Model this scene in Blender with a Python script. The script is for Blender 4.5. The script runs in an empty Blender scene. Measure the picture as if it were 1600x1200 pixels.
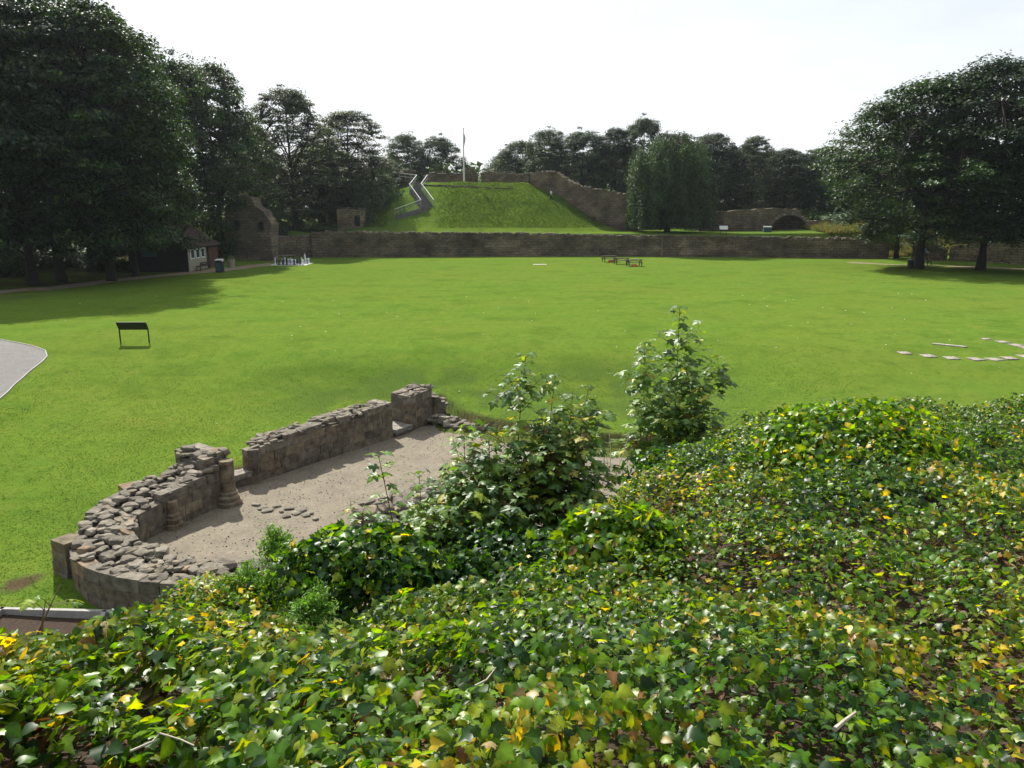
import bpy, bmesh, math, random
import numpy as np
from mathutils import Vector, Matrix
R = math.radians
rng = np.random.default_rng(7)
random.seed(7)
S = bpy.context.scene
COL = S.collection

# ------------------------------------------------------------------ camera, sky, sun, exposure
H = 6.25
PITCH = R(12.8)
cd = bpy.data.cameras.new('camera'); cam = bpy.data.objects.new('camera', cd); COL.objects.link(cam)
cam.location = (0, 0, H); cam.rotation_euler = (R(90) - PITCH, 0, 0)
cd.sensor_width = 36; cd.lens = 27; cd.clip_end = 5000; cd.clip_start = 0.05
S.camera = cam
S.view_settings.view_transform = 'Standard'; S.view_settings.look = 'None'
S.view_settings.gamma = 1; S.view_settings.exposure = 0.95
SUN_EL, SUN_AZ = 46.0, 27.0          # azimuth is degrees to the left of straight ahead
sd = bpy.data.lights.new('sun', 'SUN'); sun = bpy.data.objects.new('sun', sd); COL.objects.link(sun)
sd.energy = 4.3; sd.angle = R(0.53); sd.color = (1.0, 0.95, 0.86)
svec = Vector((-math.sin(R(SUN_AZ)) * math.cos(R(SUN_EL)), math.cos(R(SUN_AZ)) * math.cos(R(SUN_EL)), math.sin(R(SUN_EL))))
sun.rotation_euler = svec.to_track_quat('Z', 'Y').to_euler()
W = bpy.data.worlds.new("World"); S.world = W; W.use_nodes = True
nt = W.node_tree; nt.nodes.clear()
wo = nt.nodes.new('ShaderNodeOutputWorld'); bg = nt.nodes.new('ShaderNodeBackground'); sky = nt.nodes.new('ShaderNodeTexSky')
sky.sky_type = 'NISHITA'; sky.sun_disc = False; sky.sun_elevation = R(SUN_EL); sky.sun_rotation = R(360 - SUN_AZ)
sky.air_density = 1.0; sky.dust_density = 2.2; sky.ozone_density = 1.0; sky.altitude = 50
tc = nt.nodes.new('ShaderNodeTexCoord'); mp = nt.nodes.new('ShaderNodeMapping'); mp.inputs['Scale'].default_value = (1.0, 1.0, 3.2)
mp.inputs['Location'].default_value = (0.35, 0.2, 0.15)
nz = nt.nodes.new('ShaderNodeTexNoise'); nz.inputs['Scale'].default_value = 1.6; nz.inputs['Detail'].default_value = 7; nz.inputs['Roughness'].default_value = .55
cr = nt.nodes.new('ShaderNodeValToRGB'); cr.color_ramp.elements[0].position = .34; cr.color_ramp.elements[0].color = (.62, .62, .62, 1)
cr.color_ramp.elements[1].position = .62; cr.color_ramp.elements[1].color = (.92, .92, .92, 1)
mx = nt.nodes.new('ShaderNodeMix'); mx.data_type = 'RGBA'
mx.inputs[7].default_value = (12.3, 12.8, 13.2, 1)
nt.links.new(tc.outputs['Generated'], mp.inputs[0]); nt.links.new(mp.outputs[0], nz.inputs[0]); nt.links.new(nz.outputs[0], cr.inputs[0])
dp = nt.nodes.new('ShaderNodeVectorMath'); dp.operation = 'DOT_PRODUCT'; nt.links.new(tc.outputs['Generated'], dp.inputs[0]); dp.inputs[1].default_value = tuple(svec)
mr0 = nt.nodes.new('ShaderNodeMapRange'); mr0.inputs[1].default_value = -.35; mr0.inputs[2].default_value = .35; mr0.inputs[3].default_value = .22; nt.links.new(dp.outputs['Value'], mr0.inputs[0])
ml = nt.nodes.new('ShaderNodeMath'); ml.operation = 'MULTIPLY'; nt.links.new(cr.outputs[0], ml.inputs[0]); nt.links.new(mr0.outputs[0], ml.inputs[1])      # thin cloud is densest round the sun, clearing behind the camera
nt.links.new(ml.outputs[0], mx.inputs[0]); nt.links.new(sky.outputs[0], mx.inputs[6]); nt.links.new(mx.outputs[2], bg.inputs[0])
bg.inputs[1].default_value = 0.05
nt.links.new(bg.outputs[0], wo.inputs[0])

# ------------------------------------------------------------------ helpers
SP, CP = math.sin(PITCH), math.cos(PITCH)
def ray(px, py):
    dx, dy = (px - 800) / 1200, (600 - py) / 1200
    return np.array([dx, CP + dy * SP, -SP + dy * CP])
def P(px, py, z):
    d = ray(px, py); t = (z - H) / d[2]
    return (d[0] * t, d[1] * t)
def at(px, py, t):
    d = ray(px, py) * t
    return np.array([d[0], d[1], H + d[2]])

class VN:
    def __init__(s, seed): s.g = np.random.default_rng(seed).random((128, 128))
    def __call__(s, x, y):
        x = np.asarray(x, float); y = np.asarray(y, float)
        xi = np.floor(x).astype(int); yi = np.floor(y).astype(int); fx = x - xi; fy = y - yi
        fx = fx * fx * (3 - 2 * fx); fy = fy * fy * (3 - 2 * fy)
        a = s.g[xi % 128, yi % 128]; b = s.g[(xi + 1) % 128, yi % 128]; c = s.g[xi % 128, (yi + 1) % 128]; d = s.g[(xi + 1) % 128, (yi + 1) % 128]
        return (a * (1 - fx) + b * fx) * (1 - fy) + (c * (1 - fx) + d * fx) * fy
    def fbm(s, x, y, o=4):
        t = 0; w = 0
        for k in range(o):
            f = 2 ** k; t = t + s(np.asarray(x) * f + 17 * k, np.asarray(y) * f + 9 * k) / f; w += 1 / f
        return t / w
N1, N2, N3 = VN(1), VN(2), VN(3)
def sstep(a, b, x):
    t = np.clip((np.asarray(x, float) - a) / (b - a), 0, 1); return t * t * (3 - 2 * t)

class Acc:
    def __init__(s): s.V = []; s.F = []; s.C = []; s.n = 0
    def add(s, V, F, c=(1, 1, 1)):
        V = np.asarray(V, float).reshape(-1, 3); c = np.asarray(c, float)
        if c.ndim == 1: c = np.tile(c, (len(V), 1))
        s.V.append(V); s.C.append(c)
        if isinstance(F, np.ndarray): F = [F]
        else:
            d = {}
            for f in F: d.setdefault(len(f), []).append(f)
            F = [np.array(v) for v in d.values()]
        for f in F: s.F.append(f + s.n)
        s.n += len(V)
    def inst(s, bV, bF, M, T, C, bc=None):
        k, n = len(T), len(bV)
        V = np.einsum('kij,nj->kni', M, bV) + T[:, None, :]
        C = np.repeat(C[:, None, :], n, 1)
        if bc is not None: C = C * bc[None, :, None]
        off = (np.arange(k) * n)
        F = (bF[None] + off[:, None, None]).reshape(-1, bF.shape[1])
        s.add(V.reshape(-1, 3), F, C.reshape(-1, 3))
    def box(s, c, size, rz=0, rx=0, ry=0, col=(1, 1, 1)):
        h = np.array(size) / 2
        v = np.array([[x, y, z] for x in (-1, 1) for y in (-1, 1) for z in (-1, 1)]) * h
        m = np.array(Matrix.Rotation(rz, 3, 'Z') @ Matrix.Rotation(ry, 3, 'Y') @ Matrix.Rotation(rx, 3, 'X'))
        s.add(v @ m.T + np.array(c), np.array([[0, 1, 3, 2], [4, 6, 7, 5], [0, 4, 5, 1], [2, 3, 7, 6], [0, 2, 6, 4], [1, 5, 7, 3]]), col)
    def tube(s, pts, rad, n=8, col=(1, 1, 1), cap=True):
        pts = np.asarray(pts, float); m = len(pts)
        rad = np.broadcast_to(np.asarray(rad, float), (m,))
        tan = np.gradient(pts, axis=0); tan /= np.linalg.norm(tan, axis=1, keepdims=True) + 1e-9
        ref = np.array([0, 0, 1.]) if abs(tan[:, 2]).mean() < .8 else np.array([1., 0, 0])
        u = np.cross(tan, ref); u /= np.linalg.norm(u, axis=1, keepdims=True) + 1e-9; v = np.cross(tan, u)
        a = np.linspace(0, 2 * np.pi, n, endpoint=False)
        V = pts[:, None] + rad[:, None, None] * (np.cos(a)[None, :, None] * u[:, None] + np.sin(a)[None, :, None] * v[:, None])
        i, j = np.meshgrid(np.arange(m - 1), np.arange(n), indexing='ij'); j2 = (j + 1) % n
        F = np.stack([i * n + j, i * n + j2, (i + 1) * n + j2, (i + 1) * n + j], -1).reshape(-1, 4)
        s.add(V.reshape(-1, 3), F, col)
        if cap and n >= 3:
            s.add(V[-1], np.arange(n)[None], col); s.add(V[0], np.arange(n)[::-1][None], col)
    def lathe(s, prof, c, n=12, col=(1, 1, 1)):
        prof = np.array(prof, float); a = np.linspace(0, 2 * np.pi, n, endpoint=False); m = len(prof)
        V = np.stack([prof[:, 0][:, None] * np.cos(a), prof[:, 0][:, None] * np.sin(a), np.repeat(prof[:, 1][:, None], n, 1)], -1) + np.array(c)
        i, j = np.meshgrid(np.arange(m - 1), np.arange(n), indexing='ij'); j2 = (j + 1) % n
        s.add(V.reshape(-1, 3), np.stack([i * n + j, i * n + j2, (i + 1) * n + j2, (i + 1) * n + j], -1).reshape(-1, 4), col)
        s.add(V[-1], np.arange(n)[None], col)
    def build(s, name, mat, parent=None, smooth=False, loc=None):
        me = bpy.data.meshes.new(name)
        V = np.concatenate(s.V); C = np.concatenate(s.C)
        if loc is not None: V = V - np.array(loc)
        tot = [np.full(len(f), f.shape[1]) for f in s.F]; tot = np.concatenate(tot)
        idx = np.concatenate([f.reshape(-1) for f in s.F]).astype(np.int32)
        st = np.concatenate([[0], np.cumsum(tot)[:-1]]).astype(np.int32)
        me.vertices.add(len(V)); me.vertices.foreach_set('co', V.astype(np.float32).ravel())
        me.loops.add(len(idx)); me.loops.foreach_set('vertex_index', idx)
        me.polygons.add(len(tot)); me.polygons.foreach_set('loop_start', st)
        me.update(calc_edges=True); me.validate()
        if smooth: me.shade_smooth()
        else: me.shade_flat()
        a = me.attributes.new('Col', 'FLOAT_COLOR', 'POINT')
        a.data.foreach_set('color', np.concatenate([C, np.ones((len(C), 1))], 1).astype(np.float32).ravel())
        me.materials.append(mat)
        o = bpy.data.objects.new(name, me); COL.objects.link(o)
        if loc is not None and parent is None: o.location = loc
        if parent is not None: o.parent = parent
        return o
def tag(o, label=None, cat=None, group=None, kind=None):
    if label: o['label'] = label
    if cat: o['category'] = cat
    if group: o['group'] = group
    if kind: o['kind'] = kind
    return o
def thing(name, label, cat, loc=(0, 0, 0), rz=0, group=None):
    o = bpy.data.objects.new(name, None); COL.objects.link(o); o.empty_display_size = .2
    o.location = loc; o.rotation_euler = (0, 0, rz); return tag(o, label, cat, group)
def dup(root, loc, rz, scale=None, label=None, group=None):
    r = root.copy(); COL.objects.link(r); r.location = loc; r.rotation_euler = (0, 0, rz)
    if scale is not None: r.scale = scale
    if label: r['label'] = label
    if group: r['group'] = group
    for ch in list(root.children):
        c = ch.copy(); COL.objects.link(c); c.parent = r
        for g in list(ch.children):
            e = g.copy(); COL.objects.link(e); e.parent = c
    return r

# ------------------------------------------------------------------ materials
def mat(name, col=(.5, .5, .5), rough=.8, var=None, nscale=3.0, bump=0.0, bscale=20.0, spec=.3, attr=False, metal=0, extra=None, detail=6):
    m = bpy.data.materials.new(name); m.use_nodes = True; n = m.node_tree.nodes; l = m.node_tree.links
    b = n['Principled BSDF']; b.inputs['Roughness'].default_value = rough; b.inputs['Specular IOR Level'].default_value = spec; b.inputs['Metallic'].default_value = metal
    tcn = n.new('ShaderNodeTexCoord')
    nz = n.new('ShaderNodeTexNoise'); nz.inputs['Scale'].default_value = nscale; nz.inputs['Detail'].default_value = detail; nz.inputs['Roughness'].default_value = .62
    l.new(tcn.outputs['Object'], nz.inputs[0])
    out = None
    mxn = n.new('ShaderNodeMix'); mxn.data_type = 'RGBA'
    rp = n.new('ShaderNodeMapRange'); rp.inputs[1].default_value = .32; rp.inputs[2].default_value = .68; l.new(nz.outputs[0], rp.inputs[0]); l.new(rp.outputs[0], mxn.inputs[0])
    mxn.inputs[6].default_value = (*col, 1); mxn.inputs[7].default_value = (*(var or tuple(c * .7 for c in col)), 1)
    out = mxn.outputs[2]
    if attr:
        at_ = n.new('ShaderNodeAttribute'); at_.attribute_name = 'Col'
        mu = n.new('ShaderNodeMix'); mu.data_type = 'RGBA'; mu.blend_type = 'MULTIPLY'; mu.inputs[0].default_value = 1
        l.new(out, mu.inputs[6]); l.new(at_.outputs[0], mu.inputs[7]); out = mu.outputs[2]
    if extra: out = extra(n, l, tcn, out)
    l.new(out, b.inputs['Base Color'])
    if bump:
        nb = n.new('ShaderNodeTexNoise'); nb.inputs['Scale'].default_value = bscale; nb.inputs['Detail'].default_value = 6
        l.new(tcn.outputs['Object'], nb.inputs[0])
        bp = n.new('ShaderNodeBump'); bp.inputs['Strength'].default_value = 1; bp.inputs['Distance'].default_value = bump
        l.new(nb.outputs[0], bp.inputs['Height']); l.new(bp.outputs[0], b.inputs['Normal'])
    return m
def leafmat(name, rough=.45, trans=.35, spec=.5, tcol=(1.5, 1.5, .35)):
    m = bpy.data.materials.new(name); m.use_nodes = True; n = m.node_tree.nodes; l = m.node_tree.links
    b = n['Principled BSDF']; b.inputs['Roughness'].default_value = rough; b.inputs['Specular IOR Level'].default_value = spec
    a = n.new('ShaderNodeAttribute'); a.attribute_name = 'Col'
    tcn = n.new('ShaderNodeTexCoord'); nz = n.new('ShaderNodeTexNoise'); nz.inputs['Scale'].default_value = 30 if trans > .3 else 3
    l.new(tcn.outputs['Object'], nz.inputs[0])
    mr = n.new('ShaderNodeMapRange'); mr.inputs[1].default_value = .3; mr.inputs[2].default_value = .7; mr.inputs[3].default_value = .75; mr.inputs[4].default_value = 1.2
    l.new(nz.outputs[0], mr.inputs[0])
    vm = n.new('ShaderNodeVectorMath'); vm.operation = 'SCALE'; l.new(a.outputs[0], vm.inputs[0]); l.new(mr.outputs[0], vm.inputs[3])
    l.new(vm.outputs[0], b.inputs['Base Color'])
    t = n.new('ShaderNodeBsdfTranslucent'); v2 = n.new('ShaderNodeVectorMath'); v2.operation = 'MULTIPLY'; v2.inputs[1].default_value = tcol
    l.new(vm.outputs[0], v2.inputs[0]); l.new(v2.outputs[0], t.inputs[0])
    ms = n.new('ShaderNodeMixShader'); ms.inputs[0].default_value = trans
    l.new(b.outputs[0], ms.inputs[1]); l.new(t.outputs[0], ms.inputs[2]); l.new(ms.outputs[0], n['Material Output'].inputs[0])
    return m

def lawn_extra(n, l, tcn, out):
    def noise(sc, det=5, vec=None, ro=.6):
        z = n.new('ShaderNodeTexNoise'); z.inputs['Scale'].default_value = sc; z.inputs['Detail'].default_value = det; z.inputs['Roughness'].default_value = ro
        l.new(vec or tcn.outputs['Object'], z.inputs[0]); return z.outputs[0]
    def mixc(fac, a, col, lo, hi, blend='MIX', amt=1.0):
        mr = n.new('ShaderNodeMapRange'); mr.inputs[1].default_value = lo; mr.inputs[2].default_value = hi; mr.inputs[4].default_value = amt; l.new(fac, mr.inputs[0])
        m = n.new('ShaderNodeMix'); m.data_type = 'RGBA'; m.blend_type = blend; l.new(mr.outputs[0], m.inputs[0]); l.new(a, m.inputs[6]); m.inputs[7].default_value = (*col, 1); return m.outputs[2]
    o = mixc(noise(.09, 4), out, (.115, .148, .024), .45, .72, amt=.75)       # large yellower areas
    o = mixc(noise(.6, 5, ro=.7), o, (.13, .15, .03), .52, .74, amt=.6)
    o = mixc(noise(.35, 4), o, (.040, .086, .012), .5, .75, amt=.6)
    mp_ = n.new('ShaderNodeMapping'); mp_.inputs['Scale'].default_value = (.05, .8, 1); l.new(tcn.outputs['Object'], mp_.inputs[0])
    o = mixc(noise(1.0, 3, mp_.outputs[0]), o, (.118, .17, .022), .5, .7, amt=.45)   # mowing bands
    o = mixc(noise(5, 6), o, (.032, .07, .01), .55, .75, amt=.75)
    o = mixc(noise(2.2, 7, ro=.72), o, (.04, .085, .012), .5, .72, amt=.55)
    o = mixc(noise(14, 6, ro=.75), o, (.14, .17, .025), .58, .78, amt=.6)
    o = mixc(noise(1.3, 6, ro=.7), o, (.17, .14, .055), .64, .8, amt=.6)        # dry patches
    a = n.new('ShaderNodeAttribute'); a.attribute_name = 'Col'
    m = n.new('ShaderNodeMix'); m.data_type = 'RGBA'; sp = n.new('ShaderNodeSeparateColor'); l.new(a.outputs[0], sp.inputs[0])
    l.new(sp.outputs[0], m.inputs[0]); l.new(o, m.inputs[6]); m.inputs[7].default_value = (.075, .055, .035, 1)      # bare earth mask
    o = m.outputs[2]
    m = n.new('ShaderNodeMix'); m.data_type = 'RGBA'; l.new(sp.outputs[1], m.inputs[0]); l.new(o, m.inputs[6]); m.inputs[7].default_value = (.06, .10, .022, 1)      # rough dark grass mask, also carries the painted shade of the bank
    return m.outputs[2]
M = {}
M['lawn'] = mat('lawn_grass', (.078, .137, .0195), 1.0, (.103, .162, .023), 1.2, bump=.035, bscale=16, spec=0.0, extra=lawn_extra)
M['soil'] = mat('leaf_litter_soil', (.06, .037, .022), .95, (.03, .02, .013), 14, bump=.03, bscale=40)
def grav(n, l, tcn, out):
    v = n.new('ShaderNodeTexVoronoi'); v.inputs['Scale'].default_value = 28; l.new(tcn.outputs['Object'], v.inputs[0])
    m = n.new('ShaderNodeMix'); m.data_type = 'RGBA'; m.blend_type = 'MULTIPLY'; m.inputs[0].default_value = .45; l.new(out, m.inputs[6])
    mr = n.new('ShaderNodeMapRange'); mr.inputs[3].default_value = .45; mr.inputs[4].default_value = 1.5; l.new(v.outputs['Color'], mr.inputs[0]); l.new(mr.outputs[0], m.inputs[7])
    return m.outputs[2]
M['gravel'] = mat('sandy_gravel', (.215, .183, .135), .95, (.155, .135, .10), 1.6, bump=.02, bscale=60, extra=grav)
M['tarmac'] = mat('grey_tarmac', (.155, .148, .142), .9, (.12, .115, .11), 2.5, bump=.008, bscale=90, extra=grav)
M['dirt'] = mat('dirt_path', (.24, .18, .12), .95, (.17, .14, .09), 1.2, bump=.02, bscale=15)
M['stone'] = mat('weathered_stone', (.90, .87, .81), .92, (.33, .315, .29), 5, bump=.022, bscale=30, attr=True, spec=.2)
M['mortar'] = mat('mortar_core', (.15, .125, .10), .95, (.09, .08, .065), 4, bump=.02, bscale=20)
M['slab'] = mat('pale_stone_slab', (.48, .45, .41), .85, (.36, .34, .31), 4, bump=.006, bscale=40)
def masonry(bw, bh, c1, c2, mort):
    def f(n, l, tcn, out):
        mp_ = n.new('ShaderNodeMapping'); l.new(tcn.outputs['Object'], mp_.inputs[0])
        mp_.inputs['Rotation'].default_value = (R(90), 0, 0)
        nz = n.new('ShaderNodeTexNoise'); nz.inputs['Scale'].default_value = 1.2; l.new(tcn.outputs['Object'], nz.inputs[0])
        ad = n.new('ShaderNodeMix'); ad.data_type = 'RGBA'; ad.blend_type = 'ADD'; ad.inputs[0].default_value = .4; l.new(mp_.outputs[0], ad.inputs[6]); l.new(nz.outputs['Color'], ad.inputs[7])
        b = n.new('ShaderNodeTexBrick'); l.new(ad.outputs[2], b.inputs[0]); b.inputs['Scale'].default_value = 1; b.inputs['Brick Width'].default_value = bw; b.inputs['Row Height'].default_value = bh
        b.inputs['Mortar Size'].default_value = .025; b.inputs['Color1'].default_value = (*c1, 1); b.inputs['Color2'].default_value = (*c2, 1); b.inputs['Mortar'].default_value = (*mort, 1); b.inputs['Bias'].default_value = .1
        m = n.new('ShaderNodeMix'); m.data_type = 'RGBA'; m.blend_type = 'MULTIPLY'; m.inputs[0].default_value = 1; l.new(b.outputs[0], m.inputs[6]); l.new(out, m.inputs[7])
        bp = n.new('ShaderNodeBump'); bp.inputs['Distance'].default_value = .05; 
        n2 = n.new('ShaderNodeTexNoise'); n2.inputs['Scale'].default_value = 4; n2.inputs['Detail'].default_value = 6; l.new(tcn.outputs['Object'], n2.inputs[0])
        sm = n.new('ShaderNodeMath'); sm.operation = 'MULTIPLY_ADD'; sm.inputs[1].default_value = -1; l.new(b.outputs['Fac'], sm.inputs[0]); l.new(n2.outputs[0], sm.inputs[2]); l.new(sm.outputs[0], bp.inputs['Height'])
        l.new(bp.outputs[0], n['Principled BSDF'].inputs['Normal'])
        return m.outputs[2]
    return f
M['wall'] = mat('old_masonry', (1.35, 1.22, 1.05), .95, (.55, .52, .5), .5, attr=True, spec=.15, extra=masonry(.75, .34, (.20, .17, .135), (.135, .12, .105), (.07, .062, .055)))
M['wall_pale'] = mat('pale_masonry', (1.1, 1.05, 1.0), .95, (.6, .58, .55), .6, attr=True, spec=.15, extra=masonry(.6, .3, (.42, .36, .25), (.30, .26, .19), (.14, .12, .1)))
M['bark'] = mat('bark', (.035, .03, .024), .95, (.02, .018, .015), 3, bump=.04, bscale=9)
M['stem'] = mat('green_stem', (.16, .09, .04), .7, (.07, .06, .025), 12)
M['twig'] = mat('dead_twig', (.42, .38, .31), .8, (.28, .24, .19), 20)
M['leaf'] = leafmat('tree_leaf', .5, .27, .35)
M['ivy'] = leafmat('ivy_leaf', .36, .46, .27, (2.3, 2.0, .2))
M['syc'] = leafmat('sycamore_leaf', .42, .38, .32, (1.7, 1.6, .4))
M['grass'] = leafmat('grass_blade', .6, .4, .2, (1.3, 1.25, .5))
M['litter'] = leafmat('dry_leaf', .7, .2, .25, (1.2, .9, .5))
M['black'] = mat('black_steel', (.012, .012, .014), .45, (.02, .02, .02), 5, spec=.4)
M['timber'] = mat('dark_timber', (.055, .035, .022), .8, (.03, .02, .014), 6, bump=.004, bscale=20)
M['paletimber'] = mat('weathered_board', (.36, .345, .325), .85, (.26, .25, .235), 8, bump=.004, bscale=30)
M['white'] = mat('white_paint', (.78, .78, .76), .5, (.70, .70, .69), 4)
M['cream'] = mat('cream_wall', (.30, .27, .21), .8, (.33, .30, .24), 3)
M['rooftile'] = mat('roof_tile', (.06, .035, .028), .9, (.035, .027, .024), 5, bump=.02, bscale=10)
M['hutwood'] = mat('dark_boarding', (.035, .028, .025), .85, (.02, .018, .016), 5)
M['brown'] = mat('brown_door', (.10, .045, .028), .7, (.07, .03, .02), 5)
M['glass'] = mat('window_glass', (.03, .06, .065), .08, (.05, .09, .09), 3, spec=.8)
M['teal'] = mat('teal_panel', (.05, .11, .13), .6, (.04, .08, .10), 4)
M['bluepanel'] = mat('pale_blue_panel', (.32, .47, .62), .25, (.5, .6, .72), 9, spec=.8)
M['orange'] = mat('orange_plastic', (.65, .16, .05), .5, (.5, .12, .04), 6)
M['steelgrey'] = mat('grey_steel', (.33, .35, .38), .35, (.26, .28, .31), 6, metal=.6)
M['blackpc'] = mat('black_plastic', (.012, .013, .02), .3, (.02, .02, .025), 8, spec=.5)
M['whitepc'] = mat('white_plastic', (.74, .75, .78), .35, (.66, .67, .7), 8)
M['skin'] = mat('skin', (.45, .27, .19), .6, (.40, .23, .16), 9)
M['shirtblue'] = mat('pale_blue_cloth', (.42, .50, .66), .9, (.34, .42, .58), 9)
M['shirtwhite'] = mat('white_cloth', (.7, .72, .76), .9, (.6, .62, .66), 9)
M['trouser'] = mat('dark_cloth', (.03, .035, .05), .9, (.02, .025, .035), 9)
M['hair'] = mat('brown_hair', (.04, .025, .015), .6, (.025, .015, .01), 20)
M['flag'] = mat('flag_cloth', (.30, .31, .36), .9, (.35, .12, .10), 2)

# ------------------------------------------------------------------ ground shape
def poly_sd(poly, x, y):                        # signed distance to a closed polygon, negative inside
    poly = np.array(poly, float); x = np.asarray(x, float); y = np.asarray(y, float)
    d = np.full(x.shape, 1e9); inside = np.zeros(x.shape, bool); n = len(poly)
    for i in range(n):
        a = poly[i]; b = poly[(i + 1) % n]; e = b - a
        t = np.clip(((x - a[0]) * e[0] + (y - a[1]) * e[1]) / (e @ e), 0, 1)
        d = np.minimum(d, np.hypot(x - a[0] - t * e[0], y - a[1] - t * e[1]))
        c = ((a[1] > y) != (b[1] > y)) & (x < (b[0] - a[0]) * (y - a[1]) / (b[1] - a[1] + 1e-12) + a[0])
        inside ^= c
    return np.where(inside, -d, d)
LOW = [(-9.75, 18), (-9.2, 20.0), (-8.55, 21.0), (-8.0, 21.75), (-4.9, 26.8), (-3.9, 28.8), (-2.9, 30.2), (-2.0, 28.4), (-1.3, 27.5), (0, 26.7), (1.3, 26.0), (2.6, 25.2), (4.2, 24.8), (9, 24), (11, 12), (-5, 13.6), (-7.4, 14.9), (-9.2, 16.2)]
FLOOR = -1.70
def natural(x, y):
    x = np.asarray(x, float); y = np.asarray(y, float)
    a0 = np.interp(y, [8, 13, 15, 18, 22, 26, 29, 31, 33.5, 36, 39, 43, 200], [-2.1, -2.05, -1.95, -1.62, -1.28, -1.08, -.95, -.75, -.45, -.26, -.08, 0, 0])
    a1 = np.interp(y, [8, 13, 15, 18, 22, 26, 28.5, 30, 31.5, 33, 34.5, 36, 39, 200], [-2.1, -2.05, -1.95, -1.62, -1.3, -1.3, -1.3, -1.18, -.84, -.42, -.14, -.04, 0, 0])
    b = np.interp(y, [8, 15, 22, 26, 30, 33, 36, 43, 200], [-1.9, -1.5, -1.15, -.95, -.65, -.3, -.1, 0, 0])
    w0 = sstep(-13, -7, x); a = a0 * (1 - w0) + a1 * w0
    w = sstep(4, 14, x); z = a * (1 - w) + b * w
    wl = sstep(-12, -20, x); z = z * (1 - .25 * wl)
    z = z + (N1.fbm(x * .15, y * .15) - .5) * .35 * sstep(100, 60, y) + (N2.fbm(x * .5, y * .5) - .5) * .10 * sstep(60, 30, y)
    return z
MC = (-12.5, 127.5, 1.0, 127.5)
def motte(x, y):
    t = np.clip((x - MC[0]) / (MC[2] - MC[0]), 0, 1); px = MC[0] + t * (MC[2] - MC[0])
    dx = (x - px); dy = (y - 127.5)
    r = np.hypot(dx * np.where(dx > 0, .92, .82), dy * .95) + (N3.fbm(x * .12, y * .12) - .5) * 2.2
    return 7.3 * np.clip(1 - .55 * sstep(.5, 17.5, r) - .45 * np.clip((r - 1.5) / 14.5, 0, 1), 0, 1) + ((N2.fbm(x * .5, y * .5) - .5) * .3 + (N1.fbm(x * 1.6, y * 1.6) - .5) * .25) * sstep(20, 8, r)
def ground(x, y, low=True):
    x = np.asarray(x, float); y = np.asarray(y, float)
    z = natural(x, y)
    sdl = poly_sd(LOW, x, y)
    sdw = sdl + (N2.fbm(x * 1.3, y * 1.3) - .5) * .35
    inside = 1 - sstep(-.18, .02, sdw)
    # rough turf banks inside the sunk area, sinking under the gravel
    bank = FLOOR - .06 + .17 * sstep(-1.6, -.1, sdw) * sstep(-4.0, -2.0, x) + (N1.fbm(x * 2, y * 2) - .5) * .12
    z = z + .13 * np.exp(-((sdw - .25) / .35) ** 2) * sstep(-4, -2.5, x) * sstep(22, 24, y)
    z = z * (1 - inside) + bank * inside
    # terrace behind the far wall
    ft = sstep(108.1, 108.9, y) * sstep(-33.0, -31.0, x)
    # right of the opening the ground rises only further back
    ft = np.where(x > 53, sstep(100, 125, y), ft)
    z = z + ft * (2.95 + .01 * np.clip(y - 108, 0, 60))
    z = z + motte(x, y) * sstep(108.3, 111, y)
    z = z + sstep(-26, -45, x) * sstep(75, 130, y) * 3.0
    # dry bank behind the right opening
    z = z + 1.7 * np.exp(-(((x - 62) / 14) ** 2 + ((y - 122) / 10) ** 2))
    return z
EDGE = [(-5.5, -20), (-4.0, -2), (-2.9, 2.6), (-2.7, 3.45), (-2.1, 3.95), (-1.2, 4.2), (0, 4.5), (.75, 5.5), (1.2, 6.7), (2.6, 8.4), (4.6, 9.7), (7.2, 10.0), (16, 12.5), (34, 13), (34, -20)]
def mound(x, y):
    x = np.asarray(x, float); y = np.asarray(y, float)
    s = poly_sd(EDGE, x, y)
    z = 4.84 - .137 * np.maximum(y, 0) + np.where(x < 0, .09, .028) * x
    z = z - 1.25 * np.log1p(np.exp(np.clip(3.2 * s, -30, 30))) / 3.2
    z = z - .34 * sstep(2.5, -.5, x) * sstep(2.0, 4.0, y) + .24 * sstep(-1.0, -2.4, x)
    return z + (N1.fbm(x * .6, y * .6) - .5) * .28 + (N2.fbm(x * 2, y * 2) - .5) * .08
def surf(x, y): return np.maximum(ground(x, y), mound(x, y))
def hit(px, py, f=ground, tmin=1.0):
    d = ray(px, py); ts = np.concatenate([np.arange(tmin, 30, .05), np.arange(30, 260, .1)])
    x, y, z = d[0] * ts, d[1] * ts, H + d[2] * ts
    g = f(x, y); k = np.where(z < g)[0]
    k = k[0] if len(k) else len(ts) - 1
    return np.array([x[k], y[k], float(g[k])])

def grid_mesh(acc, xs, ys, zf, cf=None):
    X, Y = np.meshgrid(xs, ys, indexing='ij'); Z = zf(X, Y); m, n = X.shape
    i, j = np.meshgrid(np.arange(m - 1), np.arange(n - 1), indexing='ij')
    F = np.stack([i * n + j, (i + 1) * n + j, (i + 1) * n + j + 1, i * n + j + 1], -1).reshape(-1, 4)
    C = cf(X, Y, Z) if cf else np.zeros((m * n, 3))
    acc.add(np.stack([X, Y, Z], -1).reshape(-1, 3), F, C)
xs = np.concatenate([-np.geomspace(75, 2500, 16)[::-1], np.arange(-74, -13, 1.0), np.arange(-13, 11, .14), np.arange(11, 74, 1.0), np.geomspace(75, 2500, 16)])
ys = np.concatenate([[-300, -60, -20, 0, 5, 9], np.arange(11, 32, .14), np.arange(32, 46, .5), np.arange(46, 106, 1.5), np.arange(106, 142, .5), np.geomspace(143, 3000, 26)])
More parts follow.
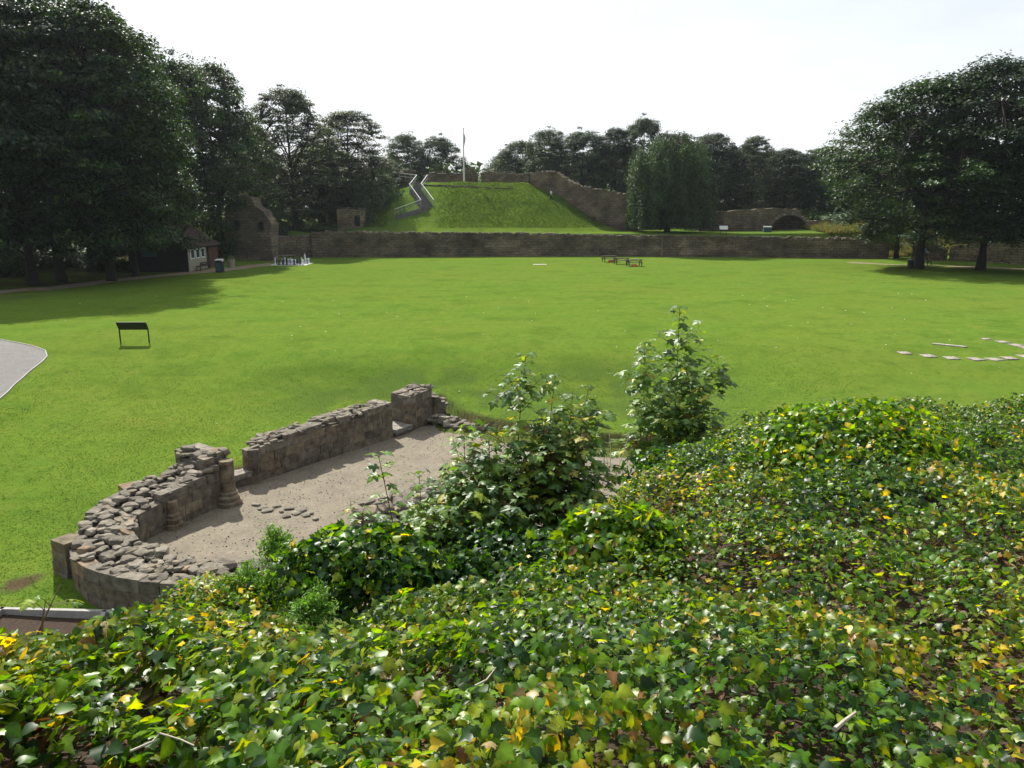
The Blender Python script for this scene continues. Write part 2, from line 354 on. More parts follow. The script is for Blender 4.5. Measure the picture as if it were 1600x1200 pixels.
def gcol(X, Y, Z):
    sdl = poly_sd(LOW, X, Y) + (N2.fbm(X * 1.3, Y * 1.3) - .5) * .35
    edge = np.exp(-((sdl + .07) / .15) ** 2) * sstep(-4.5, -2.5, X)
    wallfoot = np.zeros(X.shape)
    for (cx, cy, r) in ((-10.9, 15.7, .45), (-6.2, 13.4, 1.1), (-7.9, 21.6, .6)):
        wallfoot = np.maximum(wallfoot, 1 - sstep(.3, 1.0, np.hypot(X - cx, Y - cy) / r + (N1.fbm(X * 2, Y * 2) - .5)))
    inner = (1 - sstep(-.3, 0, sdl)) * .45
    under = sstep(-33, -40, X) * sstep(50, 56, Y)         # bare ground under the left trees
    under = np.maximum(under, sstep(72, 78, X + 30 * sstep(0, 1, 0 * X)) * 0)
    earth = np.clip(np.maximum.reduce([edge, wallfoot, inner, under * .5 * sstep(.35, .6, N2.fbm(X * .3, Y * .3)) + under * .25]), 0, 1)
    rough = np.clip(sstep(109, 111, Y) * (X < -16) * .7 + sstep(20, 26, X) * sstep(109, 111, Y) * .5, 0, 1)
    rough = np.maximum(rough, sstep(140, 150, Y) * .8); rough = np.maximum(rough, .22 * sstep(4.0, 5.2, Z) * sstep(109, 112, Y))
    rough = np.maximum(rough, .75 * sstep(26, 28, Y) * sstep(34.5, 31.5, Y) * sstep(-12, -6, X) * sstep(12, 5, X) * sstep(.3, .62, N2.fbm(X * .9, Y * .9)))  # weedy unmown grass, also painting the shade of the backlit slope into its colour
    return np.stack([earth, rough, 0 * X], -1).reshape(-1, 3)
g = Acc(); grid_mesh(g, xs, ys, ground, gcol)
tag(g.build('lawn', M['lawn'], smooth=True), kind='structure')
b = Acc(); grid_mesh(b, np.arange(-9, 30.1, .15), np.concatenate([np.arange(-12, 0, .6), np.arange(0, 18, .15)]), lambda x, y: np.maximum(mound(x, y), -3))
tag(b.build('ivy_bank', M['soil'], smooth=True), kind='structure')

def sheet(name, poly, m, dz=.012, step=.5, zf=None, kind='structure'):
    """flat irregular polygon draped just over the ground"""
    bm = bmesh.new(); vs = [bm.verts.new((p[0], p[1], 0)) for p in poly]; bm.faces.new(vs)
    lo = np.min(poly, 0); hi = np.max(poly, 0)
    for ax in (0, 1):
        for c in np.arange(math.ceil(lo[ax] / step) * step, hi[ax], step):
            no = (1, 0, 0) if ax == 0 else (0, 1, 0); co = (c, 0, 0) if ax == 0 else (0, c, 0)
            bmesh.ops.bisect_plane(bm, geom=bm.verts[:] + bm.edges[:] + bm.faces[:], plane_co=co, plane_no=no)
    co = np.array([v.co[:] for v in bm.verts]); zz = (zf or ground)(co[:, 0], co[:, 1])
    for v, z in zip(bm.verts, zz): v.co.z = z + dz
    me = bpy.data.meshes.new(name); bm.to_mesh(me); bm.free(); me.shade_smooth(); me.materials.append(m)
    o = bpy.data.objects.new(name, me); COL.objects.link(o); o['kind'] = kind; return o
def smoothpoly(pts, n=6):
    pts = np.array(pts, float); out = []
    for i in range(len(pts)):
        p0, p1, p2, p3 = (pts[(i + k - 1) % len(pts)] for k in range(4))
        for t in np.linspace(0, 1, n, endpoint=False):
            out.append(.5 * (2 * p1 + (p2 - p0) * t + (2 * p0 - 5 * p1 + 4 * p2 - p3) * t * t + (3 * p1 - p0 - 3 * p2 + p3) * t ** 3))
    return np.array(out)
sheet('gravel_floor', [(-9.4, 18), (-9.1, 20.0), (-7.9, 22.1), (-4.6, 26.6), (-3.6, 28.4), (-2.4, 28.8), (-.8, 27.9), (1.2, 26.6), (3, 25.4), (9, 24.4), (10.6, 13), (-5, 14.6), (-7.2, 15.6), (-9, 16.8)], M['gravel'], dz=0, zf=lambda x, y: np.full(np.shape(x), FLOOR) + (N1.fbm(x * .8, y * .8) - .5) * .05)

# tarmac path at the left edge with a pale edging
pl = np.array([hit(p[0], p[1])[:2] for p in [(-140, 520), (-60, 527), (0, 531), (30, 537), (55, 543), (71, 549), (74, 558), (66, 566), (45, 583), (20, 605), (0, 624), (-60, 680), (-140, 760)]])
sheet('tarmac_path', list(map(tuple, pl)) + [(-40, 14), (-60, 20), (-60, 40)], M['tarmac'], dz=.02, step=1.0)
e = Acc(); q = pl[1:-1]
qq = np.concatenate([np.linspace(q[i], q[i + 1], 6, endpoint=False) for i in range(len(q) - 1)])
tq = np.gradient(qq, axis=0); nq = np.stack([tq[:, 1], -tq[:, 0]], 1); nq /= np.linalg.norm(nq, axis=1, keepdims=True)
zq = ground(qq[:, 0], qq[:, 1]); w_ = .022; m_ = len(qq)
ring = np.stack([np.c_[qq - nq * w_, zq - .1], np.c_[qq - nq * w_, zq + .05], np.c_[qq + nq * w_, zq + .05], np.c_[qq + nq * w_, zq - .1]], 1)
F_ = [[i * 4 + k, i * 4 + (k + 1) % 4, (i + 1) * 4 + (k + 1) % 4, (i + 1) * 4 + k] for i in range(m_ - 1) for k in range(4)]
e.add(ring.reshape(-1, 3), np.array(F_))
tag(e.build('path_edging', M['paletimber']), 'thin pale edging strip curving round the grey path at the left', 'edging')

# dirt tracks and paved strip
def strip(name, pix, width, m, dz=.015):
    c = np.array([hit(*p)[:2] for p in pix]); c = np.concatenate([np.linspace(c[i], c[i + 1], 5, endpoint=False) for i in range(len(c) - 1)] + [c[-1:]])
    t = np.gradient(c, axis=0); nn = np.stack([t[:, 1], -t[:, 0]], 1); nn /= np.linalg.norm(nn, axis=1, keepdims=True)
    wv = width * (.8 + .4 * rng.random(len(c)))[:, None] / 2
    return sheet(name, list(map(tuple, c + nn * wv)) + list(map(tuple, (c - nn * wv)[::-1])), m, dz, 1.5)
strip('footpath', [(-60, 462), (60, 452), (200, 436), (300, 426), (380, 418), (432, 412)], 2.6, M['dirt'])
strip('dirt_path', [(1325, 410), (1400, 414), (1480, 416), (1560, 419), (1640, 422)], 1.6, M['dirt'])

# ------------------------------------------------------------------ stones
def hull_variant(seed, ex, npts=26):
    r = np.random.default_rng(seed); p = r.normal(size=(npts, 3)); p /= np.linalg.norm(p, axis=1, keepdims=True)
    p = np.sign(p) * np.abs(p) ** ex; p /= np.abs(p).max(0); p *= .5
    bm = bmesh.new(); [bm.verts.new(v) for v in p]
    bmesh.ops.convex_hull(bm, input=bm.verts)
    bmesh.ops.delete(bm, geom=[v for v in bm.verts if not v.link_faces], context='VERTS')
    bmesh.ops.triangulate(bm, faces=bm.faces)
    bm.verts.index_update(); V = np.array([v.co[:] for v in bm.verts]); F = np.array([[v.index for v in f.verts] for f in bm.faces]); bm.free(); return V, F
RUB = [hull_variant(i, .55) for i in range(10)]
def block_variant(seed):
    r = np.random.default_rng(seed + 50); bm = bmesh.new(); bmesh.ops.create_cube(bm, size=1)
    for v in bm.verts: v.co += Vector(r.uniform(-.025, .025, 3))
    bmesh.ops.bevel(bm, geom=bm.edges[:], offset=.035, segments=2, affect='EDGES', profile=.6)
    for v in bm.verts: v.co += Vector(r.uniform(-.008, .008, 3))
    bmesh.ops.triangulate(bm, faces=bm.faces); bm.verts.index_update()
    V = np.array([v.co[:] for v in bm.verts]); F = np.array([[v.index for v in f.verts] for f in bm.faces]); bm.free(); return V, F
BLK = [block_variant(i) for i in range(8)]
STC = np.array([(.235, .205, .165), (.27, .23, .175), (.20, .175, .145), (.31, .255, .175), (.25, .195, .13), (.165, .15, .13)])
TOPC = np.array([(.265, .245, .21), (.23, .21, .18), (.32, .295, .25), (.19, .175, .155), (.33, .28, .205), (.32, .21, .12)])
def stcol(pal, prob): return (pal[rng.choice(len(pal), p=prob)] * .6 + pal[0] * .4) * rng.uniform(.8, 1.18)
def put(acc, var, c, size, ang=0, tilt=(0, 0), col=(1, 1, 1)):
    V, F = var[rng.integers(len(var))]
    m = np.array(Matrix.Rotation(ang, 3, 'Z') @ Matrix.Rotation(tilt[0], 3, 'X') @ Matrix.Rotation(tilt[1], 3, 'Y'))
    acc.add((V * np.array(size)) @ m.T + np.array(c), F, col)

def masonry_wall(name, label, inner, outer, ztop, zbase, course=.27, top=True, topsize=.27, parent=None, flat_in=False):
    """dressed face blocks round a rubble core; inner/outer are matching polylines, ztop per point (list)"""
    inner = np.array(inner, float); outer = np.array(outer, float); n0 = len(inner)
    if np.ndim(ztop) == 0: ztop = [ztop] * n0
    ztop = np.array(ztop, float)
    k = 5; t0 = np.arange(n0); t1 = np.linspace(0, n0 - 1, (n0 - 1) * k + 1)
    inn = np.stack([np.interp(t1, t0, inner[:, c]) for c in (0, 1)], 1); out = np.stack([np.interp(t1, t0, outer[:, c]) for c in (0, 1)], 1); zt = np.interp(t1, t0, ztop)
    if n0 > 4:                       # round off the corners of a curved wall
        for _ in range(6):
            inn[1:-1] = (inn[:-2] + 2 * inn[1:-1] + inn[2:]) / 4; out[1:-1] = (out[:-2] + 2 * out[1:-1] + out[2:]) / 4
    c = (inn + out).mean(0) / 2 * 1.0; c = (inn.mean(0) + out.mean(0)) / 2
    root = parent if parent is not None else thing(name, label, 'ruined wall', (c[0], c[1], zbase))
    loc = np.array([c[0], c[1], zbase])
    # core
    core = Acc(); m = len(inn); mid = (inn + out) / 2; ii = mid + (inn - mid) * .78; oo = mid + (out - mid) * .78
    ring = np.stack([np.c_[ii, np.full(m, zbase - .2)], np.c_[ii, zt - .10], np.c_[oo, zt - .10], np.c_[oo, np.full(m, zbase - .2)]], 1)
    F = [[i * 4 + q, i * 4 + (q + 1) % 4, (i + 1) * 4 + (q + 1) % 4, (i + 1) * 4 + q] for i in range(m - 1) for q in range(4)] + [[0, 3, 2, 1], [(m - 1) * 4 + q for q in range(4)]]
    core.add(ring.reshape(-1, 3), F); core.build('mortar_core', M['mortar'], root, loc=loc)
    # faces
    fa = Acc()
    runs = [(inn, zt), (np.array([inn[-1], out[-1]]), np.array([zt[-1]] * 2)), (out[::-1], zt[::-1]), (np.array([out[0], inn[0]]), np.array([zt[0]] * 2))]
    for loop, zl in runs:
        seg = np.linalg.norm(np.diff(loop, axis=0), axis=1); cs = np.concatenate([[0], np.cumsum(seg)]); L = cs[-1]; z = zbase
        while z < zt.max():
            h = course * rng.uniform(.8, 1.2); s_ = 0.0; first = True
            while s_ < L - .02:
                l_ = rng.uniform(.35, .9) * (.6 if first and rng.random() < .5 else 1); first = False
                if L - s_ - l_ < .22: l_ = L - s_
                sc = s_ + l_ / 2; i = int(np.clip(np.searchsorted(cs, sc) - 1, 0, len(seg) - 1)); t = (sc - cs[i]) / (seg[i] + 1e-9)
                p = loop[i] * (1 - t) + loop[i + 1] * t; ztp = zl[i] * (1 - t) + zl[i + 1] * t
                tan = loop[i + 1] - loop[i]; tan /= np.linalg.norm(tan) + 1e-9; nrm = np.array([-tan[1], tan[0]])
                dmid = mid.mean(0) - p if len(loop) == 2 else mid[np.argmin(np.linalg.norm(mid - p, axis=1))] - p
                if nrm @ dmid < 0: nrm = -nrm
                if z + h * .6 < ztp + rng.uniform(-.05, .06):
                    hh = min(h, ztp - z + .05); d = .30 + rng.uniform(-.03, .03); c2 = p + nrm * (d / 2 + rng.uniform(-.006, .01)); tp = z + h > ztp - .1
                    put(fa, BLK, (c2[0], c2[1], z + hh / 2), (l_ - .004, d, hh - .003), math.atan2(tan[1], tan[0]), (rng.uniform(-.015, .015), 0), stcol(TOPC if tp else STC, [.22, .22, .2, .16, .1, .1] if not tp else [.3, .25, .2, .17, .06, .02]))
                s_ += l_
            z += h
    fa.build('face_blocks', M['stone'], root, loc=loc)
    if top:
        tp = Acc()
        for i in range(m - 1):
            a = mid[i]; segl = np.linalg.norm(mid[i + 1] - mid[i]); w = np.linalg.norm(inn[i] - out[i])
            ncell = int(segl * w / (topsize ** 2) * 1.9) + 1
            for _ in range(ncell):
                t = rng.random(); u = rng.uniform(-.42, .46)
                p = (mid[i] * (1 - t) + mid[i + 1] * t) + ((inn[i] - out[i]) * (1 - t) + (inn[i + 1] - out[i + 1]) * t) * u
                sz = topsize * rng.uniform(.55, 1.35); hgt = sz * rng.uniform(.28, .5); zz = zt[i] * (1 - t) + zt[i + 1] * t
                put(tp, RUB, (p[0], p[1], zz - .03 + hgt * .12 + rng.uniform(-.02, .05)), (sz, sz * rng.uniform(.55, .85), hgt), rng.uniform(0, 6.3), (rng.uniform(-.2, .2), rng.uniform(-.2, .2)), stcol(TOPC, [.27, .25, .2, .14, .11, .03]))
        tp.build('top_rubble', M['stone'], root, loc=loc)
    return root, loc

# nave side wall (near long one)
dN = np.array([.593, .805]); nN = np.array([-.805, .593])
A0 = np.array([-7.78, 21.55]); A1 = np.array([-4.25, 26.35])
masonry_wall('chapel_wall', 'long straight ruined chapel wall with rubble top beside the gravel floor', [A0, (A0 + A1) / 2, A1], [np.array([-7.98, 22.7]), (A0 + A1) / 2 + nN * .85, A1 + nN * .85], [-.62, -.5, -.45], FLOOR - .05)
B0 = np.array([-3.72, 27.1]); B1 = np.array([-3.05, 28.35])
wr, wl_ = masonry_wall('chapel_wall', 'short tall stub of ruined chapel wall at far end of gravel floor', [B0, B1], [B0 + nN * .95, B1 + nN * .95], [-.42, -.3], FLOOR - .05)
masonry_wall('chapel_wall', 'low tumbled stub of stone joining far corner of the chapel', [(-2.95, 28.35), (-2.55, 28.5)], [(-3.5, 29.4), (-2.6, 29.3)], [-.65, -1.1], FLOOR - .05, course=.2)
# threshold slabs in the two gaps
for k, (a, b_, zt_, lb) in enumerate((((-8.35, 20.85), (-7.6, 21.8), -1.28, 'flat stone threshold in the gap beside the broken pier'), ((-4.2, 26.4), (-3.7, 27.1), -1.42, 'flat stone threshold in the far gap of the chapel wall'))):
    a = np.array(a); b_ = np.array(b_); t = b_ - a; L = np.linalg.norm(t); t /= L; nn = np.array([-t[1], t[0]]); c = (a + b_) / 2 + nn * .4
    ac = Acc(); put(ac, BLK, (0, 0, -.09), (L, .95, .18), math.atan2(t[1], t[0]), (0, 0), (.36, .345, .32)); put(ac, BLK, (0.02, .03, -.32), (L, .86, .28), math.atan2(t[1], t[0]), (0, 0), (.17, .15, .13))
    for o_ in (.2,): put(ac, BLK, (t[0] * o_, t[1] * o_, -.1), (.02, .9, .17), math.atan2(t[1], t[0]), (0, 0), (.1, .1, .1))
    o = ac.build('threshold_slab', M['stone']); o.location = (c[0], c[1], zt_); tag(o, lb, 'threshold')

# apse : inner and outer rings measured on the photograph
inP = [P(378, 782, FLOOR), P(335, 797, FLOOR), P(290, 812, FLOOR), P(243, 832, FLOOR), P(207, 812, -1.12), P(212, 832, -1.12), P(243, 850, -1.15), P(290, 862, -1.2), P(345, 870, -1.22), P(420, 868, -1.25), P(500, 860, -1.3)]
inP = [(-7.95, 19.85), (-8.25, 19.3), (-8.65, 18.55), (-9.0, 17.8), (-9.0, 17.0), (-8.65, 16.4), (-8.05, 15.95), (-7.2, 15.62), (-6.3, 15.55), (-5.2, 15.65), (-4.0, 15.9)]
ouP = [(-9.0, 20.8), (-9.45, 20.15), (-9.95, 19.3), (-10.35, 18.2), (-10.35, 17.0), (-9.95, 15.85), (-9.1, 14.95), (-7.8, 14.4), (-6.4, 14.3), (-5.1, 14.4), (-3.8, 14.65)]
zA = [-.55, -.68, -.8, -.92, -1.0, -1.08, -1.15, -1.2, -1.25, -1.3, -1.35]
ap, aloc = masonry_wall('chapel_apse', 'curved ruined stone wall round the rounded end of the gravel floor', inP, ouP, zA, -2.0, course=.27, topsize=.31)
# raised pier with attached shafts at the end of the apse
pr, ploc = masonry_wall('broken_pier', 'tall broken stone pier with stepped base at the gap in the wall', [(-7.88, 20.25), (-8.25, 19.6)], [(-8.95, 21.0), (-9.4, 20.45)], [-.28, -.34], FLOOR - .03, course=.24, topsize=.36)
def shaft(parent, ploc, x, y, r, z0, z1, name='engaged_shaft'):
    a = Acc(); prof = [(r * 1.75, z0), (r * 1.75, z0 + .14), (r * 1.5, z0 + .17), (r * 1.55, z0 + .28), (r * 1.25, z0 + .33), (r * 1.3, z0 + .40), (r * 1.0, z0 + .45)]
    z = z0 + .45
    while z < z1 - .06:
        h = min(rng.uniform(.22, .32), z1 - z); prof += [(r * .93, z), (r * 1.02, z + .02), (r * 1.0, z + h - .02), (r * .93, z + h)]; z += h
    V0 = a.n; a.lathe([(p[0], p[1]) for p in prof], (x, y, 0), 14, (.25, .21, .155))
    a.V[0][:, :2] += rng.normal(size=a.V[0][:, :2].shape) * .008
    zc = a.V[0][:, 2]; bandc = .8 + .5 * N1(zc * 4, zc * 0 + x); a.C[0] = a.C[0] * bandc[:, None]
    a.build(name, M['stone'], parent, loc=ploc)
shaft(pr, ploc, -7.82, 19.98, .20, FLOOR - .03, -.42)
shaft(ap, aloc, -8.66, 18.4, .13, FLOOR - .03, -.95)
bt = Acc()
for k in range(4): put(bt, BLK, (-10.05, 16.15, -2.0 + k * .25 + .13), (.52 - .02 * k, .55, .245), R(60), (0, 0), stcol(STC, [.3, .2, .2, .1, .1, .1]))
bt.build('buttress', M['stone'], ap, loc=aloc)
bt = Acc()
for k in range(4): put(bt, BLK, (-10.15, 19.35, -1.9 + k * .25 + .13), (.5, .5, .245), R(40), (0, 0), stcol(TOPC, [.3, .2, .2, .1, .1, .1]))
bt.build('buttress', M['stone'], ap, loc=aloc)
# low rubble wall on the far side, and one nearer the bushes
def rubble_heap(name, label, pts, width, h, size, n, cat='low wall', pal=TOPC):
    pts = np.array(pts, float); c = pts.mean(0); z0 = FLOOR; a = Acc()
    for _ in range(n):
        t = rng.random() * (len(pts) - 1); i = int(t); f = t - i; p = pts[i] * (1 - f) + pts[i + 1] * f; tt = pts[i + 1] - pts[i]; tt /= np.linalg.norm(tt)
        u = rng.normal() * width * .33; u = max(-width * .6, min(width * .6, u)); p = p + np.array([-tt[1], tt[0]]) * u
        zz = z0 + rng.random() * h * max(0, 1 - (abs(u) / width) ** 2); s_ = size * rng.uniform(.5, 1.3)
        put(a, RUB, (p[0], p[1], zz), (s_, s_ * rng.uniform(.5, .9), s_ * rng.uniform(.3, .55)), rng.uniform(0, 6.3), (rng.uniform(-.25, .25), rng.uniform(-.25, .25)), stcol(pal, [.28, .25, .2, .14, .1, .03]))
    o = a.build(name, M['stone'], loc=(c[0], c[1], z0)); tag(o, label, cat); return o
rubble_heap('rubble_wall', 'low line of rubble stones at the far edge of the gravel floor', [P(672, 660, FLOOR), P(715, 668, FLOOR), P(752, 676, FLOOR)], .55, .34, .36, 90)
rubble_heap('rubble_wall', 'low rubble wall half hidden behind the sycamore saplings', [P(560, 815, FLOOR), P(640, 795, FLOOR), P(700, 770, FLOOR)], .9, .38, .5, 110)
rubble_heap('rubble_heap', 'few grey stones beside a turf edge right of the tall bush', [P(925, 672, FLOOR), P(965, 690, FLOOR), P(985, 690, FLOOR)], .4, .12, .45, 22, 'stones')
rubble_heap('rubble_heap', 'dark stones and earth in the hollow beyond the far wall stub', [P(655, 612, -1.0), P(685, 606, -1.0)], .6, .5, .36, 30, 'stones')
for i, (px, py) in enumerate([(400, 790), (410, 794), (420, 799), (432, 793), (440, 801), (452, 796), (462, 803), (470, 799), (478, 806), (486, 803), (448, 807), (494, 812)]):
    a = Acc(); s_ = rng.uniform(.2, .42); put(a, RUB, (0, 0, 0), (s_, s_ * .7, .09), rng.uniform(0, 3), (0, 0), stcol(TOPC, [.4, .3, .2, .1, 0, 0]))
    o = a.build('floor_stone', M['stone']); p = P(px, py, FLOOR); o.location = (p[0], p[1], FLOOR + .02)
    tag(o, 'small flat grey stone in the row set across the gravel floor', 'stone', 'flat stones set in a row across the gravel')
# pebbles and gravel grains
pb = Acc(); n = 5000; px_ = rng.uniform(-9, 9, n); py_ = rng.uniform(15, 29, n); ok = poly_sd(LOW, px_, py_) < -.3; px_, py_ = px_[ok], py_[ok]; n = len(px_)
sc = rng.uniform(.012, .04, n); Ms = np.zeros((n, 3, 3)); a_ = rng.random(n) * 6.28
Ms[:, 0, 0] = np.cos(a_) * sc; Ms[:, 0, 1] = -np.sin(a_) * sc * .7; Ms[:, 1, 0] = np.sin(a_) * sc; Ms[:, 1, 1] = np.cos(a_) * sc * .7; Ms[:, 2, 2] = sc * .6
pb.inst(RUB[0][0], RUB[0][1], Ms, np.stack([px_, py_, np.full(n, FLOOR + .012)], 1), np.repeat(rng.uniform(.12, .42, (n, 1)), 3, 1) * np.array([1, .9, .75]))
tag(pb.build('gravel_pebbles', M['stone']), 'loose small pebbles strewn over the sandy chapel floor', 'pebbles', kind='stuff')

# timber edged bed at the lower left
def board(acc, p0, p1, w, h, z, col=(1, 1, 1)):
    p0 = np.array(p0); p1 = np.array(p1); d = p1 - p0; L = np.linalg.norm(d); acc.box(((p0[0] + p1[0]) / 2, (p0[1] + p1[1]) / 2, z), (L, w, h), math.atan2(d[1], d[0]), col=col)
zb = -1.95
fr = thing('timber_bed', 'pale timber kerb framing an earth bed below the ivy at lower left', 'timber edging', (*P(90, 960, zb), zb)); fl = tuple(fr.location)
for (a_, b_) in (((-60, 949), (300, 958)), ((5, 949), (-70, 1000)), ((163, 954), (150, 990))):
    ac = Acc(); board(ac, P(*a_, zb + .12), P(*b_, zb + .12), .085, .26, zb); ac.build('board', M['paletimber'], fr, loc=fl)
sheet('earth_bed', [P(8, 951, zb), P(300, 958, zb), P(330, 1020, zb), P(-120, 1040, zb)], M['soil'], dz=.03, step=.6, zf=lambda x, y: np.maximum(ground(x, y), -2.12))

# ------------------------------------------------------------------ leaves
def leafmesh(half, ribs, fold=.12, droop=.15, lobe=.06):
    """half outline from base to tip on the right (x>0); ribs = y positions on the midrib"""
    half = np.array(half, float); m = len(half)
    pts = [(0, y) for y in ribs]; nr = len(ribs); R_ = list(range(nr, nr + m)); L_ = list(range(nr + m, nr + 2 * m))
    pts += [(x, y) for x, y in half]; pts += [(-x, y) for x, y in half]
    pts = np.array(pts); x, y = pts[:, 0], pts[:, 1]
    z = -droop * y ** 2 + fold * np.abs(x) - .35 * x ** 2 + lobe * np.sin(y * 7) * np.abs(x)
    F = []
    for side, s in ((R_, 1), (L_, -1)):
        near = [int(np.argmin([abs(half[i][1] - r_) for r_ in ribs])) for i in range(m)]; near[0] = 0
        near = list(np.maximum.accumulate(near)); prev = 0
        for i in range(m - 1):
            a, b_ = near[i], near[i + 1]; t = [[a, side[i], side[i + 1]]]
            for q in range(a, b_): t.append([q, side[i + 1], q + 1])
            for f in t: F.append(f if s > 0 else f[::-1])
    bc = np.concatenate([np.full(nr, 1.45), np.full(2 * m, .88)])
    V = np.c_[pts, z]; return V, np.array(F), bc
IVH = [(.08, -.06), (.27, -.13), (.52, .06), (.38, .27), (.50, .52), (.23, .64), (.004, 1.05)]
IVY = [leafmesh(IVH, [0, .3, .6, .99], fo, dr, .05) for fo, dr in ((.35, .15), (.05, .45), (-.3, .3), (.6, 0), (.15, .7), (-.1, -.2))]
HRT = [leafmesh([(.05, -.08), (.26, -.06), (.42, .18), (.40, .42), (.24, .72), (.004, 1.0)], [0, .3, .6, .99], fo, dr, .05) for fo, dr in ((.25, .2), (-.1, .3), (.4, .1))]
SYH = [(.04, -.04), (.20, -.12), (.48, -.08), (.38, .08), (.40, .18), (.70, .38), (.62, .50), (.40, .46), (.22, .46), (.30, .68), (.20, .80), (.004, 1.06)]
SYC = [leafmesh(SYH, [0, .2, .45, .75, 1.05], fo, dr, .05) for fo, dr in ((.2, .25), (.05, .4), (-.15, .3))]
SML = [leafmesh([(.10, .2), (.2, .5), (.004, 1.0)], [0, .5, .99], .3, .1, 0)]
def orient(nrm, heading):
    """matrices whose columns are (side, along, normal)"""
    nrm = nrm / np.linalg.norm(nrm, axis=1, keepdims=True)
    al = heading - (heading * nrm).sum(1, keepdims=True) * nrm; al /= np.linalg.norm(al, axis=1, keepdims=True) + 1e-9
    sd_ = np.cross(al, nrm); return np.stack([sd_, al, nrm], 2)
def scatter(acc, variants, pos, nrm, head, size, col, r=rng):
    O = orient(nrm, head) * size[:, None, None]; k = r.integers(len(variants), size=len(pos))
    for v in range(len(variants)):
        s = k == v
        if s.any(): V, F, bc = variants[v]; acc.inst(V, F, O[s], pos[s], col[s], bc)

# ------------------------------------------------------------------ ivy ground cover
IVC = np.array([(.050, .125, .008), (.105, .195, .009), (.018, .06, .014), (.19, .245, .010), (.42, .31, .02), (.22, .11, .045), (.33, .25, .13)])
def ivy_colors(n, x, y, p0, r=rng):
    dry = N3.fbm(x * .8 + 5, y * .8) ; p = np.tile(np.array(p0, float), (n, 1))
    w = sstep(.52, .64, dry)[:, None]; p = p * (1 - w) + w * np.array([.17, .30, .05, .26, .15, .03, .03])
    wd = sstep(.53, .62, N1.fbm(x * .9 + 11, y * .9 + 3))[:, None]; p = p * (1 - wd) + wd * np.array([.45, .17, .33, .04, .01, 0, 0])
    c = np.cumsum(p / p.sum(1, keepdims=True), 1); k = (r.random((n, 1)) > c).sum(1).clip(0, 6)
    return IVC[k] * r.uniform(.45, 1.4, (n, 1)) * .86
def visible_band(x, y): return (np.abs(x) < .82 * y + 1.3)
def ivy_layer(n, lift, size, pal, bare=True, variants=IVY, tilt=.72):
    x = rng.uniform(-7, 15, n); y = rng.uniform(.7, 15, n)
    s = poly_sd(EDGE, x, y); ok = visible_band(x, y) & (s < 3.2)
    # thin bare patches where the litter shows
    gap = N2.fbm(x * 1.5 + 3, y * 1.5, 4); bx = np.exp(-(((x - 1.7) / .35) ** 2 + ((y - 2.0) / .3) ** 2))
    if bare: ok &= (gap < .62 + .2 * rng.random(n)) & (rng.random(n) > bx * .8)
    x, y = x[ok], y[ok]; n = len(x)
    m0 = mound(x, y); e = .05; gx = (mound(x + e, y) - m0) / e; gy = (mound(x, y + e) - m0) / e
    hump = (N1.fbm(x * 1.9, y * 1.9, 4) - .5) * .46 - .30 * np.exp(-(((x + 1.15) / .3) ** 2 + ((y - 1.85) / .22) ** 2)) - .2 * np.exp(-(((x - .75) / .22) ** 2 + ((y - 1.9) / .2) ** 2))
    z = m0 + lift * rng.uniform(.3, 1.0, n) + hump + .06
    nr = np.stack([-gx * .5, -gy * .5 , np.ones(n)], 1) + rng.normal(size=(n, 3)) * tilt * .75 * np.array([1, 1, .4]) + 2.2 * np.stack([N1.fbm(x * 5, y * 5, 2) - .5, N2.fbm(x * 5, y * 5, 2) - .5, 0 * x], 1) + np.array([-.1, -.12, 0])
    nr[:, 2] = np.abs(nr[:, 2]) + .15
    hd = rng.normal(size=(n, 3)) * .7 + np.array([0, -.9, -.2])
    sz = size * rng.uniform(.55, 1.3, n) * (1 + .5 * sstep(.9, -1.5, x))
    return np.stack([x, y, z], 1), nr, hd, sz, ivy_colors(n, x, y, pal)
iv = Acc()
L1 = ivy_layer(480000, .22, .0335, [.34, .34, .13, .16, .025, .002, .003]); scatter(iv, IVY + HRT[:1], *L1)
L2 = ivy_layer(90000, .09, .042, [.25, .15, .42, .05, .05, .05, .03]); scatter(iv, IVY, *L2)
print('ivy leaves', len(L1[0]), len(L2[0]))
tag(iv.build('ivy_ground_cover', M['ivy'], smooth=True), 'ivy with green and yellowing leaves covering the near bank', 'ivy', kind='stuff')
lt = Acc(); L3 = ivy_layer(90000, .03, .038, [0, 0, .02, 0, .1, .55, .33], bare=False, tilt=.6); scatter(lt, HRT, *L3[:4], L3[4] * .75)
tag(lt.build('dead_leaves', M['litter']), 'brown dead leaves lying under the ivy', 'leaf litter', kind='stuff')
# ivy petioles: thin stalks rising through the leaves
pt = Acc()
sel = rng.choice(len(L1[0]), 9000, replace=False); near = sel[L1[0][sel][:, 1] < 6]
for p in L1[0][near][:3800]:
    q = p + rng.normal(size=3) * np.array([.03, .03, 0]) - np.array([0, 0, .12]); pt.tube([q, (p + q) / 2 + rng.normal(size=3) * .008, p], [.0022, .0018, .0012], 3, cap=False)
tag(pt.build('ivy_stalks', M['stem']), 'thin reddish stalks carrying the ivy leaves', 'ivy stalks', kind='stuff')

